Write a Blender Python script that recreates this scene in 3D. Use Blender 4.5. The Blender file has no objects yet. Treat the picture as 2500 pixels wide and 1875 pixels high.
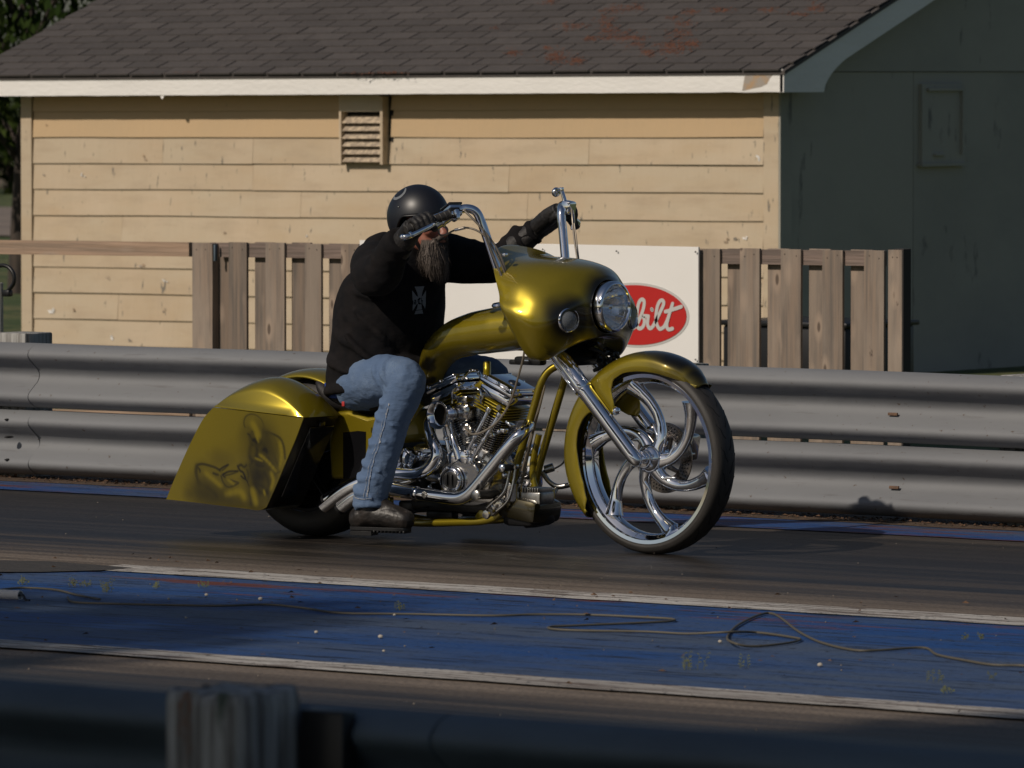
import bpy, bmesh, math, random
from mathutils import Vector, Matrix, noise
random.seed(7)
R=math.radians
S=bpy.context.scene
COL=S.collection
# ---------------- camera, sky, sun, exposure ----------------
FPX=16800.0; YAW=R(38.0); PIT=math.atan(776.5/FPX)
CAMZ=2.0
cd=bpy.data.cameras.new('camera'); cam=bpy.data.objects.new('camera',cd); COL.objects.link(cam)
cd.sensor_width=36; cd.lens=FPX/2500*36; cd.clip_end=900; cd.clip_start=.5
cam.location=(0,0,CAMZ); cam.rotation_euler=(math.pi/2-PIT,0,YAW)
cd.dof.use_dof=True; cd.dof.focus_distance=29.0; cd.dof.aperture_fstop=cd.lens/26.0
S.camera=cam
SUN_EL=R(37); SUN_AZ=R(13)      # the sun stands towards -Y, swung 13 degrees to -X
sdir=Vector((-math.sin(SUN_AZ)*math.cos(SUN_EL),-math.cos(SUN_AZ)*math.cos(SUN_EL),math.sin(SUN_EL)))
w=bpy.data.worlds.new('World'); S.world=w; w.use_nodes=True
nt=w.node_tree; bg=nt.nodes['Background']
sk=nt.nodes.new('ShaderNodeTexSky'); sk.sky_type='NISHITA'; sk.sun_disc=False
sk.sun_elevation=SUN_EL; sk.sun_rotation=math.pi+SUN_AZ; sk.dust_density=1.5; sk.altitude=200
nt.links.new(sk.outputs[0],bg.inputs[0]); bg.inputs[1].default_value=.05
sl=bpy.data.lights.new('sun','SUN'); sl.energy=3.55; sl.angle=R(.53); sl.color=(1,.89,.76)
so=bpy.data.objects.new('sun',sl); COL.objects.link(so); so.rotation_euler=sdir.to_track_quat('Z','Y').to_euler()
S.view_settings.view_transform='Standard'; S.view_settings.look='None'; S.view_settings.exposure=-.27; S.view_settings.gamma=1
S.view_settings.use_curve_mapping=False
S.render.engine='CYCLES'

# ---------------- projection helpers (pixels of the 2500x1875 photograph -> points) ----------------
Fv=Vector((-math.sin(YAW)*math.cos(PIT),math.cos(YAW)*math.cos(PIT),-math.sin(PIT)))
Rv=Vector((math.cos(YAW),math.sin(YAW),0)); Uv=Rv.cross(Fv)
CP=Vector((0,0,CAMZ))
def ray(px,py): return Fv*FPX+Rv*(px-1250)+Uv*(937.5-py)
def atY(px,py,Y):
    d=ray(px,py); return CP+d*(Y/d.y)
def atX(px,py,X):
    d=ray(px,py); return CP+d*(X/d.x)
def atZ(px,py,z=0.0):
    d=ray(px,py); return CP+d*((z-CAMZ)/d.z)
O=atZ(1597,1352); O.z=0          # front contact patch of the motorcycle
def B(px,py,y=0.0):              # bike-local point on the plane y (negative = near side)
    p=atY(px,py,O.y+y); return Vector((p.x-O.x,y,p.z))
def tilt(X): return .0066*(X+32.3)

# ---------------- mesh helpers ----------------
def cr(pts,n=8,closed=False):
    pts=[Vector(p) for p in pts]; out=[]; m=len(pts)
    if m<3 and not closed: 
        return [pts[0].lerp(pts[-1],i/n) for i in range(n+1)]
    segs=m if closed else m-1
    for i in range(segs):
        g=(lambda k: pts[k%m]) if closed else (lambda k: pts[max(0,min(m-1,k))])
        p0,p1,p2,p3=g(i-1),g(i),g(i+1),g(i+2)
        for j in range(n):
            t=j/n
            out.append(.5*((2*p1)+(p2-p0)*t+(2*p0-5*p1+4*p2-p3)*t*t+(3*p1-p0-3*p2+p3)*t**3))
    if not closed: out.append(pts[-1].copy())
    return out
def lin(a,n):   # resample scalars
    m=len(a)-1; o=[]
    for i in range(n):
        t=i/(n-1)*m; k=min(int(t),m-1); o.append(a[k]+(a[k+1]-a[k])*(t-k))
    return o
class MB:
    def __init__(s): s.v=[]; s.f=[]
    def add(s,vs,fs):
        b=len(s.v); s.v+=[tuple(v) for v in vs]; s.f+=[tuple(b+i for i in f) for f in fs]; return s
    def box(s,c,d,rot=None):
        c=Vector(c); h=Vector(d)/2; vs=[]
        for x in (-1,1):
            for y in (-1,1):
                for z in (-1,1):
                    q=Vector((x*h.x,y*h.y,z*h.z))
                    if rot: q=rot@q
                    vs.append(c+q)
        return s.add(vs,[(0,1,3,2),(4,6,7,5),(0,4,5,1),(2,3,7,6),(0,2,6,4),(1,5,7,3)])
    def bbox(s,c,d,b=.004,rot=None):   # bevelled box
        c=Vector(c); h=Vector(d)/2; bm=bmesh.new(); bmesh.ops.create_cube(bm,size=1)
        for v in bm.verts: v.co=Vector((v.co.x*d[0],v.co.y*d[1],v.co.z*d[2]))
        bmesh.ops.bevel(bm,geom=bm.edges[:],offset=min(b,min(d)*.45),segments=2,affect='EDGES',profile=.5)
        vs=[(rot@v.co if rot else v.co)+c for v in bm.verts]
        bm.verts.index_update(); fs=[[v.index for v in f.verts] for f in bm.faces]; bm.free()
        return s.add(vs,fs)
    def rings(s,rs,closed=True,caps=True):
        n=len(rs[0]); vs=[p for r in rs for p in r]; fs=[]
        for i in range(len(rs)-1):
            for j in range(n if closed else n-1):
                k=(j+1)%n; fs.append((i*n+j,i*n+k,(i+1)*n+k,(i+1)*n+j))
        if caps and closed: fs.append(tuple(range(n))[::-1]); fs.append(tuple((len(rs)-1)*n+j for j in range(n)))
        return s.add(vs,fs)
    def tube(s,pts,rad,n=12,sub=6,flat=1.0,caps=True,up=None,smooth=True):
        P=cr(pts,sub) if smooth and len(pts)>2 else [Vector(p) for p in pts]
        rr=[rad]*len(P) if not isinstance(rad,(list,tuple)) else lin(list(rad),len(P))
        T=[(P[min(i+1,len(P)-1)]-P[max(i-1,0)]).normalized() for i in range(len(P))]
        u=Vector(up) if up else (Vector((0,0,1)) if abs(T[0].z)<.9 else Vector((1,0,0)))
        rs=[]
        for i,p in enumerate(P):
            a=(u-T[i]*u.dot(T[i])).normalized(); b=T[i].cross(a); u=a if not up else u
            rs.append([p+a*math.cos(2*math.pi*k/n)*rr[i]+b*math.sin(2*math.pi*k/n)*rr[i]*flat for k in range(n)])
        return s.rings(rs,caps=caps)
    def lathe(s,prof,c,axis=(0,1,0),n=48,caps=True,closed_prof=False):
        c=Vector(c); ax=Vector(axis).normalized()
        a=Vector((0,0,1)) if abs(ax.z)<.9 else Vector((1,0,0)); a=(a-ax*a.dot(ax)).normalized(); b=ax.cross(a)
        rs=[[c+ax*h+(a*math.cos(2*math.pi*k/n)+b*math.sin(2*math.pi*k/n))*max(r,1e-4) for k in range(n)] for r,h in prof]
        if closed_prof: rs.append(rs[0]); return s.rings(rs,caps=False)
        return s.rings(rs,caps=caps)
    def cyl(s,a,b,r,n=16,r2=None):
        a=Vector(a); b=Vector(b); L=(b-a).length; r2=r if r2 is None else r2; bv=min(r,r2,L)*.12
        return s.lathe([(r-bv,0),(r,bv),(r2,L-bv),(r2-bv,L)],a,(b-a),n)
    def sph(s,c,r,n=16,sc=(1,1,1),rot=None):
        m=n//2; vs=[];rs=[]
        for i in range(m+1):
            t=math.pi*(i/m); t=max(.02,min(math.pi-.02,t)); ring=[]
            for k in range(n):
                q=Vector((math.sin(t)*math.cos(2*math.pi*k/n)*sc[0],math.sin(t)*math.sin(2*math.pi*k/n)*sc[1],math.cos(t)*sc[2]))*r
                if rot: q=rot@q
                ring.append(Vector(c)+q)
            rs.append(ring)
        return s.rings(rs)
    def prism(s,pts,ext):       # polygon extruded by vector
        n=len(pts); e=Vector(ext); vs=[Vector(p) for p in pts]+[Vector(p)+e for p in pts]
        return s.add(vs,[tuple(range(n))[::-1],tuple(range(n,2*n))]+[(i,(i+1)%n,n+(i+1)%n,n+i) for i in range(n)])
    def ribbon(s,pts,wd,nrm,th=.002,sub=8):
        P=cr(pts,sub) if len(pts)>2 else [Vector(p) for p in pts]; N=Vector(nrm).normalized(); rs=[]
        for i,p in enumerate(P):
            t=(P[min(i+1,len(P)-1)]-P[max(i-1,0)]).normalized(); q=t.cross(N).normalized()*wd/2
            rs.append([p-q,p+q,p+q+N*th,p-q+N*th])
        s.rings(rs)
        for e in (P[0],P[-1]): s.lathe([(wd/2,-th*.3),(wd/2,th*.9)],e,N,12)
        return s
    def build(s,name,mat,parent=None,smooth=40,mods=None,loc=None):
        me=bpy.data.meshes.new(name); me.from_pydata(s.v,[],s.f); 
        bm=bmesh.new(); bm.from_mesh(me); bmesh.ops.recalc_face_normals(bm,faces=bm.faces[:]); bm.to_mesh(me); bm.free()
        if smooth:
            me.polygons.foreach_set('use_smooth',[True]*len(me.polygons)); me.set_sharp_from_angle(angle=R(smooth))
        o=bpy.data.objects.new(name,me); COL.objects.link(o)
        if mat: me.materials.append(mat)
        if parent: o.parent=parent
        if loc is not None: o.location=loc
        return o
def tag(o,label=None,cat=None,group=None,kind=None):
    for k,v in (('label',label),('category',cat),('group',group),('kind',kind)):
        if v: o[k]=v
    return o
def empty(name,loc,label=None,cat=None,group=None):
    o=bpy.data.objects.new(name,None); COL.objects.link(o); o.location=loc; o.empty_display_size=.2
    return tag(o,label,cat,group)
def copyo(o,parent=None,loc=None):
    c=o.copy(); COL.objects.link(c)
    if parent: c.parent=parent
    if loc is not None: c.location=loc
    return c
def mirror(mb):
    m=MB(); m.v=[(x,-y,z) for x,y,z in mb.v]; m.f=[tuple(reversed(f)) for f in mb.f]; return m

# ---------------- material helpers ----------------
def nn(t,ty,**kw):
    n=t.nodes.new(ty)
    for k,v in kw.items():
        if k in n.inputs: n.inputs[k].default_value=v
        else: setattr(n,k,v)
    return n
def mat(name,base,rough=.5,metal=0.0,coat=0.0,spec=None,noise=None,bump=None,rnd=0.0,alpha=None,crough=.04):
    """noise=(scale vec, amount, second colour) mixes a second colour; bump=(scale vec, distance)"""
    m=bpy.data.materials.new(name); m.use_nodes=True; t=m.node_tree; p=t.nodes['Principled BSDF']
    p.inputs['Base Color'].default_value=(*base,1); p.inputs['Roughness'].default_value=rough
    p.inputs['Metallic'].default_value=metal; p.inputs['Coat Weight'].default_value=coat; p.inputs['Coat Roughness'].default_value=crough
    if spec is not None: p.inputs['Specular IOR Level'].default_value=spec
    L=t.links.new; tc=nn(t,'ShaderNodeTexCoord'); cur=None
    def mapped(sc):
        mp=nn(t,'ShaderNodeMapping'); L(tc.outputs['Object'],mp.inputs[0]); mp.inputs['Scale'].default_value=sc
        oi=nn(t,'ShaderNodeObjectInfo'); ad=nn(t,'ShaderNodeVectorMath',operation='SCALE'); cb=nn(t,'ShaderNodeCombineXYZ')
        L(oi.outputs['Random'],cb.inputs[0]); L(oi.outputs['Random'],cb.inputs[2]); L(cb.outputs[0],ad.inputs[0]); ad.inputs['Scale'].default_value=37.0
        a2=nn(t,'ShaderNodeVectorMath',operation='ADD'); L(mp.outputs[0],a2.inputs[0]); L(ad.outputs[0],a2.inputs[1]); return a2.outputs[0]
    if noise:
        for (sc,lo,hi,c2) in (noise if isinstance(noise,list) else [noise]):
            nz=nn(t,'ShaderNodeTexNoise',Detail=6.0,Roughness=.6); nz.inputs['Scale'].default_value=1; L(mapped(sc),nz.inputs['Vector'])
            rp=nn(t,'ShaderNodeMapRange'); rp.inputs[1].default_value=lo; rp.inputs[2].default_value=hi; L(nz.outputs['Fac'],rp.inputs[0])
            mx=nn(t,'ShaderNodeMix',data_type='RGBA'); L(rp.outputs[0],mx.inputs['Factor'])
            if cur: L(cur,mx.inputs[6])
            else: mx.inputs[6].default_value=(*base,1)
            mx.inputs[7].default_value=(*c2,1); cur=mx.outputs[2]
    if rnd:
        oi=nn(t,'ShaderNodeObjectInfo'); rp=nn(t,'ShaderNodeMapRange'); L(oi.outputs['Random'],rp.inputs[0]); rp.inputs[3].default_value=1-rnd; rp.inputs[4].default_value=1+rnd
        sc=nn(t,'ShaderNodeVectorMath',operation='SCALE'); L(rp.outputs[0],sc.inputs['Scale'])
        if cur: L(cur,sc.inputs[0])
        else: sc.inputs[0].default_value=base
        cur=sc.outputs[0]
    if cur: L(cur,p.inputs['Base Color'])
    if bump:
        nz=nn(t,'ShaderNodeTexNoise',Detail=5.0); nz.inputs['Scale'].default_value=1; L(mapped(bump[0]),nz.inputs['Vector'])
        b=nn(t,'ShaderNodeBump'); b.inputs['Distance'].default_value=bump[1]; b.inputs['Strength'].default_value=1; L(nz.outputs['Fac'],b.inputs['Height']); L(b.outputs[0],p.inputs['Normal'])
    m['cur']=0
    return m
def ptree(m): return m.node_tree, m.node_tree.nodes['Principled BSDF'], m.node_tree.links.new
M={}
# candy paint: gold, dark with airbrush or painted shade where the 'ink' attribute says so
g=mat('gold_paint',(.275,.212,.007),.35,.66,1.0,noise=((260,260,260),.40,.70,(.30,.225,.010)))
t,p,L=ptree(g); at=nn(t,'ShaderNodeAttribute'); at.attribute_name='ink'
mx=nn(t,'ShaderNodeMix',data_type='RGBA'); src=p.inputs['Base Color'].links[0].from_socket
L(at.outputs['Fac'],mx.inputs['Factor']); L(src,mx.inputs[6]); mx.inputs[7].default_value=(.006,.005,.004,1); L(mx.outputs[2],p.inputs['Base Color'])
M['gold']=g
M['chrome']=mat('chrome',(.90,.91,.94),.05,1.0)
M['steel']=mat('brushed_steel',(.45,.44,.42),.3,1.0,noise=((60,60,60),.4,.7,(.3,.29,.27)))
M['cast']=mat('polished_alloy',(.55,.53,.5),.16,1.0,bump=((60,60,60),.0006))
M['black']=mat('gloss_black',(.006,.006,.007),.12,0,.6)
M['dark']=mat('black_metal',(.012,.012,.013),.4,.3)
M['rubber']=mat('rubber',(.020,.018,.016),.62,noise=((9,60,9),.45,.7,(.036,.031,.027)),bump=((200,200,200),.0006))
M['tread']=mat('tread_groove',(.004,.004,.004),.8)
M['disc']=mat('brake_disc',(.32,.28,.24),.22,1.0)
M['leather']=mat('black_leather',(.009,.008,.008),.62,noise=((30,30,30),.5,.7,(.022,.018,.016)),bump=((80,80,80),.003))
M['hoodie']=mat('black_fleece',(.0050,.0048,.0058),.92,spec=.2,noise=((14,14,14),.4,.7,(.011,.009,.009)),bump=((7,7,16),.008))
M['denim']=mat('denim',(.092,.140,.235),.9,spec=.15,noise=[((7,7,3.5),.46,.72,(.145,.20,.29)),((300,300,300),.45,.6,(.09,.14,.24))],bump=((15,15,34),.007))
M['seam']=mat('denim_seam',(.30,.31,.33),.85,noise=((150,150,150),.45,.6,(.12,.16,.24)))
M['boot']=mat('worn_boot_leather',(.013,.011,.010),.45,noise=((20,20,20),.45,.65,(.026,.020,.017)),bump=((35,35,35),.004))
M['skin']=mat('skin',(.30,.125,.085),.5,noise=((30,30,30),.4,.7,(.26,.085,.06)))
M['beard']=mat('grey_brown_beard',(.050,.038,.030),.75,noise=((70,70,8),.42,.6,(.125,.10,.085)))
M['cable']=mat('braided_hose',(.30,.26,.21),.35,.6)
M['lens']=mat('lamp_glass',(.75,.82,.9),.02,spec=.9)
M['lens'].node_tree.nodes['Principled BSDF'].inputs['Alpha'].default_value=.10
M['reflector']=mat('lamp_reflector',(.93,.94,.96),.13,1.0,bump=((34,34,34),.004))
M['lens'].node_tree.nodes['Principled BSDF'].inputs['Coat Weight'].default_value=.6
M['shade']=mat('smoked_lens',(.01,.01,.012),.05,0,1)
M['blue']=mat('blue_shirt',(.02,.06,.32),.8)
M['red']=mat('red_tab',(.4,.02,.02),.6)
M['amber']=mat('amber_wood_block',(.17,.095,.055),.8,noise=((60,60,60),.4,.6,(.10,.06,.04)))
M['ink']=mat('grey_print',(.20,.215,.23),.9)
M['inkblack']=mat('black_print',(.01,.01,.012),.9)
# ---------------- setting: ground, track, paint ----------------
def sheet(name,x0,x1,y0,y1,z,m,kind='structure',nx=1,ny=1):
    mb=MB(); vs=[];fs=[]
    for i in range(nx+1):
        for j in range(ny+1): vs.append((x0+(x1-x0)*i/nx,y0+(y1-y0)*j/ny,z))
    for i in range(nx):
        for j in range(ny): a=i*(ny+1)+j; fs.append((a,a+ny+1,a+ny+2,a+1))
    mb.add(vs,fs); o=mb.build(name,m,smooth=0)
    if kind: o['kind']=kind
    return o
M['grass']=mat('grass_ground',(.055,.085,.02),.95,noise=[((.25,.25,1),.42,.62,(.10,.10,.035)),((3,3,3),.45,.6,(.035,.06,.012))],bump=((12,12,12),.05))
sheet('ground',-420,300,-300,700,-.02,M['grass'])
# track: pale concrete under streaks of laid down rubber, heaviest in the middle of each lane
m=mat('track_concrete',(.205,.165,.130),.62,noise=[((1.2,1.2,1),.40,.70,(.155,.125,.10)),((60,60,60),.50,.62,(.10,.08,.065))],bump=((45,45,45),.006))
t,p,L=ptree(m); tc=nn(t,'ShaderNodeTexCoord'); sp=nn(t,'ShaderNodeSeparateXYZ'); L(tc.outputs['Object'],sp.inputs[0])
rp=nn(t,'ShaderNodeFloatCurve'); mr=nn(t,'ShaderNodeMapRange'); mr.inputs[1].default_value=10; mr.inputs[2].default_value=25; L(sp.outputs[1],mr.inputs[0])
def yv(v): return (v-10)/15
c=rp.mapping.curves[0]
pts=[(0,.5),(yv(12),.9),(yv(16.2),.86),(yv(16.9),.60),(yv(17.35),.22),(yv(20.6),.06),(yv(20.85),.22),(yv(21.15),.48),(yv(21.8),.64),(yv(22.4),.74),(yv(23.3),.90),(yv(23.9),.62),(1,.5)]
c.points[0].location=pts[0]; c.points[1].location=pts[-1]
for q in pts[1:-1]: c.points.new(*q)
for q in c.points: q.handle_type='VECTOR'
rp.mapping.update(); L(mr.outputs[0],rp.inputs['Value'])
mp=nn(t,'ShaderNodeMapping'); mp.inputs['Scale'].default_value=(.16,5.2,1); L(tc.outputs['Object'],mp.inputs[0])
nz=nn(t,'ShaderNodeTexNoise',Detail=9.0,Roughness=.66); nz.inputs['Scale'].default_value=1; L(mp.outputs[0],nz.inputs['Vector'])
a=nn(t,'ShaderNodeMath',operation='ADD'); L(rp.outputs[0],a.inputs[0]); L(nz.outputs['Fac'],a.inputs[1])
r2=nn(t,'ShaderNodeMapRange'); r2.inputs[1].default_value=.76; r2.inputs[2].default_value=1.16; L(a.outputs[0],r2.inputs[0])
mx=nn(t,'ShaderNodeMix',data_type='RGBA'); L(r2.outputs[0],mx.inputs['Factor']); L(p.inputs['Base Color'].links[0].from_socket,mx.inputs[6]); mx.inputs[7].default_value=(.0135,.0115,.010,1); L(mx.outputs[2],p.inputs['Base Color'])
mp=nn(t,'ShaderNodeMapping'); mp.inputs['Scale'].default_value=(.09,9.5,1); mp.inputs['Location'].default_value=(7,3,0); L(tc.outputs['Object'],mp.inputs[0])
nz=nn(t,'ShaderNodeTexNoise',Detail=10.0,Roughness=.7); nz.inputs['Scale'].default_value=1; L(mp.outputs[0],nz.inputs['Vector'])
r4=nn(t,'ShaderNodeMapRange'); r4.inputs[1].default_value=.47; r4.inputs[2].default_value=.68; r4.inputs[4].default_value=.8; L(nz.outputs['Fac'],r4.inputs[0])
mx=nn(t,'ShaderNodeMix',data_type='RGBA'); L(r4.outputs[0],mx.inputs['Factor']); L(p.inputs['Base Color'].links[0].from_socket,mx.inputs[6]); mx.inputs[7].default_value=(.052,.041,.032,1); L(mx.outputs[2],p.inputs['Base Color'])
r3=nn(t,'ShaderNodeMapRange'); r3.inputs[3].default_value=.75; r3.inputs[4].default_value=.44; L(r2.outputs[0],r3.inputs[0]); L(r3.outputs[0],p.inputs['Roughness'])
p.inputs['Specular IOR Level'].default_value=.3
sheet('track',-60,20,10.6,25.2,0,m)
# paint: a worn film, scuffed through to dark and to red oxide
def paint(name,base,dark,worn,thr=.66,rough=.55):
    m=mat(name,base,rough,spec=.25,noise=[((.28,1.7,1),.40,.60,dark),((2.2,30,1),thr,thr+.03,worn),((26,26,26),.61,.66,(.02,.022,.03))],bump=((40,40,40),.005)); return m
M['bluep']=paint('blue_track_paint',(.013,.058,.20),(.060,.085,.14),(.010,.018,.045),.57)
t,p,L=ptree(M['bluep']); tc=nn(t,'ShaderNodeTexCoord')
mp=nn(t,'ShaderNodeMapping'); mp.inputs['Scale'].default_value=(.8,7,1); L(tc.outputs['Object'],mp.inputs[0]); mp.inputs['Location'].default_value=(3.1,1,0)
nz=nn(t,'ShaderNodeTexNoise',Detail=8.0,Roughness=.7); nz.inputs['Scale'].default_value=1; L(mp.outputs[0],nz.inputs['Vector'])
sp=nn(t,'ShaderNodeSeparateXYZ'); L(tc.outputs['Object'],sp.inputs[0]); g1=nn(t,'ShaderNodeMapRange'); L(sp.outputs[1],g1.inputs[0]); g1.inputs[1].default_value=19.0; g1.inputs[2].default_value=20.2; g1.inputs[3].default_value=-.12; g1.inputs[4].default_value=.045
ad=nn(t,'ShaderNodeMath',operation='ADD'); L(nz.outputs['Fac'],ad.inputs[0]); L(g1.outputs[0],ad.inputs[1])
rr=nn(t,'ShaderNodeMapRange'); rr.inputs[1].default_value=.585; rr.inputs[2].default_value=.63; L(ad.outputs[0],rr.inputs[0])
mx=nn(t,'ShaderNodeMix',data_type='RGBA'); L(rr.outputs[0],mx.inputs['Factor']); L(p.inputs['Base Color'].links[0].from_socket,mx.inputs[6]); mx.inputs[7].default_value=(.12,.035,.022,1); L(mx.outputs[2],p.inputs['Base Color'])
M['line']=paint('white_line_paint',(.46,.44,.41),(.27,.25,.23),(.13,.105,.09),.52,.75)
def Yof(py): return atZ(1250,py).y
def strip(name,ya,yb,z,m,jag=.012,x0=-50,x1=8):
    n=420; top=[];bot=[]
    for i in range(n+1):
        x=x0+(x1-x0)*i/n
        bot.append((x,min(ya,yb)+noise.noise(Vector((x*5,ya,0)))*jag+noise.noise(Vector((x*.8,ya,0)))*jag,z))
        top.append((x,max(ya,yb)+noise.noise(Vector((x*5,yb,3)))*jag+noise.noise(Vector((x*.8,yb,3)))*jag,z))
    mb=MB(); mb.rings([bot,top],closed=False,caps=False); o=mb.build(name,m,smooth=0); o['kind']='structure'; return o
strip('blue_median',Yof(1656),Yof(1453),.004,M['bluep'])
strip('white_line',Yof(1457),Yof(1439),.008,M['line'],x0=atZ(240,1388).x)
strip('white_line',Yof(1673),Yof(1652),.008,M['line'])
strip('blue_edge',Yof(1260),Yof(1235),.004,M['bluep'])
strip('tar_seam',Yof(1437.5),Yof(1437),.006,M['tread'],jag=.01,x0=-40,x1=-17)
# worn dark patch running over the line at the left
pp=[atZ(x,y,.009) for x,y in ((-60,1366),(120,1370),(230,1378),(325,1386),(250,1392),(100,1396),(-60,1396))]
MB().add(pp,[tuple(range(7))]).build('asphalt_patch',mat('asphalt_patch',(.035,.032,.03),.8,noise=((5,40,1),.45,.65,(.06,.052,.045)),bump=((60,60,60),.006)),smooth=0)['kind']='structure'
# ---------------- galvanised guardrails ----------------
M['galv']=mat('weathered_galvanised_steel',(.178,.184,.193),.72,.10,noise=[((.8,3,3),.40,.68,(.15,.155,.165)),((2.5,30,30),.60,.70,(.13,.13,.135)),((34,34,34),.66,.70,(.08,.06,.045))],bump=((8,8,8),.004))
M['galvd']=mat('dull_galvanised_steel',(.085,.115,.145),.7,.1,noise=((1.2,4,4),.40,.68,(.06,.08,.10)),bump=((8,8,8),.006))  # darker, bluer steel: the near rail's shade put into its colour
M['post']=mat('weathered_post',(.34,.335,.32),.9,noise=[((40,40,2.2),.42,.62,(.13,.12,.11)),((9,9,3),.58,.70,(.05,.065,.045)),((14,14,4),.64,.72,(.16,.075,.04))],bump=((50,50,4),.008))
WP=cr([(0,.010,.156),(0,.048,.142),(0,.080,.115),(0,.080,.088),(0,.048,.058),(0,.014,.030),(0,0,0),(0,.014,-.030),(0,.048,-.058),(0,.080,-.088),(0,.080,-.115),(0,.048,-.142),(0,.010,-.156)],4)
def beam(name,xa,xb,Y,zc,par,m,off=0,dent=0,seed=0):
    # local to the parent (which sits at (0,Y,0)); corrugation bulges to -Y
    n=40; rs=[]
    for i in range(n+1):
        x=xa+(xb-xa)*i/n; dz=noise.noise(Vector((x*.7,seed,0)))*.006
        ring=[(x,-q.y-off+noise.noise(Vector((x*1.3,q.z*9,seed)))*dent,zc+dz+q.z) for q in WP]
        ring+=[(x,-q.y-off+.004+noise.noise(Vector((x*1.3,q.z*9,seed)))*dent,zc+dz+q.z) for q in reversed(WP)]
        rs.append(ring)
    return MB().rings(rs).build(name,m,par,smooth=50)
def bolt(par,x,z,off,m,r=.012,d=.03):
    return MB().lathe([(r*1.6,0),(r*1.3,.006),(r*.4,.010),(.001,.011)],(x,-off,z),(0,-1,0),12).build('bolt',m,par)
YR=24.78
gr=empty('guardrail',(0,YR,0),'long grey galvanised guardrail of two stacked corrugated beams behind the motorcycle','guardrail')
seam=atY(52,930,YR).x
for k,(xa,xb) in enumerate(((seam-7.62,seam-3.75),(seam-3.81,seam+.12),(seam,seam+3.9),(seam+3.81,seam+7.7),(seam+7.62,seam+11.5))):
    beam('rail_beam',xa,xb,YR,.506,gr,M['galv'],off=.004*(k%2),dent=.006,seed=k)
    beam('rail_beam',xa,xb,YR,.182,gr,M['galv'],off=.004*(k%2),dent=.008,seed=k+9)
for k in range(-4,7):
    px_=seam+.06+1.905*k; h=.66 if k!=0 else .705
    MB().bbox((px_-.16*(k==0),.13,h/2-.05),(.20,.20,h+.1),.008).build('rail_post',M['post'],gr)
    MB().bbox((px_-.1*(k==0),.015,.51),(.10,.028,.26),.004).build('spacer',M['galvd'],gr)
for dx in (-.09,.02):
    for z in (.415,.60,.10,.27): bolt(gr,seam+dx,z,.06,M['galvd'],.008)
def dark_slot(px,py,w=.016,h=.006,m=None,name='bolt_slot'):
    q=atY(px,py,YR-.07); return MB().sph((q.x,q.y-YR,q.z),1,12,(w,.03,h)).build(name,m or M['tread'],gr)
for q in ((22,1024),(22,1067),(22,1122)): dark_slot(*q)
for q in ((2180,1011),(2183,1190)):
    c=atY(q[0],q[1],YR-.035); MB().bbox((c.x,c.y-YR,c.z),(.050,.010,.013),.002).build('reflector_tab',M['amber'],gr)
for q in ((1404,1178,.016,.007),(1360,1085,.013,.006),(1358,1129,.012,.006)):
    c=atY(q[0],q[1],YR-.083)
# near, dark guardrail with a weathered post
YN=atZ(585,1690,.67).y
gn=empty('guardrail',(0,YN,0),'out of focus dark guardrail crossing the bottom edge of the picture','guardrail')
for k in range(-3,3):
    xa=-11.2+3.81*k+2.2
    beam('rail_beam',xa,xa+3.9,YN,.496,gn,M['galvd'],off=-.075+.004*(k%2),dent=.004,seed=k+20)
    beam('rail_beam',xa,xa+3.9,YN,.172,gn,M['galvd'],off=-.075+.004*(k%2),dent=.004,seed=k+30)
pc=atZ(585,1690,.67)
def near_post(x):
    mb=MB(); rs=[]
    n=28
    for z,s in ((-.1,1),(.3,1),(.66,1.0),(.685,.96),(.69,.86)):
        ring=[]
        for k in range(n):
            a=2*math.pi*k/n; c_,s_=math.cos(a),math.sin(a); q=(abs(c_)**9+abs(s_)**9)**(-1/9)
            r=.112*q*s*(1+.012*noise.noise(Vector((c_*4,s_*4,z*1.5+x))))
            ring.append((x+r*c_,-.11+r*1.0*s_,z+.012*noise.noise(Vector((c_*3,s_*3,x)))*(z>.6)))
        rs.append(ring)
    return mb.rings(rs).build('rail_post',M['post'],gn,smooth=60)
for k in (-2,0,3): near_post(pc.x+.075+1.905*k)
MB().bbox((pc.x+.26,-.02,.50),(.12,.05,.30),.01).build('spacer',M['dark'],gn)
MB().sph((pc.x+.33,-.05,.46),1,12,(.035,.02,.05)).build('bolt',mat('rusty_bolt',(.13,.05,.025),.9),gn)
# leaf litter and dirt below the far rail
def litter(name,n,xa,xb,ya,yb,z0,size,m,seed=1,kind='stuff'):
    rd=random.Random(seed); mb=MB()
    for i in range(n):
        x=rd.uniform(xa,xb); y=rd.triangular(ya,yb,yb) if ya<yb else rd.uniform(yb,ya); s=size*rd.uniform(.5,1.5); a=rd.uniform(0,6.28); z=z0+rd.uniform(0,s*.6)
        dx,dy=math.cos(a)*s,math.sin(a)*s; 
        mb.add([(x-dx,y-dy,z),(x+dy*.4,y-dx*.4,z+s*rd.uniform(.1,.7)),(x+dx,y+dy,z+s*.1),(x-dy*.4,y+dx*.4,z)],[(0,1,2),(0,2,3)])
    o=mb.build(name,m,smooth=0); o['kind']=kind; return o
M['litter']=mat('dry_litter',(.14,.075,.04),.9,noise=((60,60,60),.4,.6,(.05,.03,.018)))
M['dirt']=mat('dirt',(.05,.034,.022),.95,noise=((25,25,25),.4,.6,(.10,.06,.035)),bump=((30,30,30),.02))
tag(litter('leaf_litter',5000,-29,-14,YR-.16,YR+.05,.006,.010,M['litter'],3))
d=strip('dirt_strip',Yof(1238),Yof(1219),.006,M['dirt'],.03)
M['stone']=mat('pale_stone',(.40,.36,.30),.9)
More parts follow.
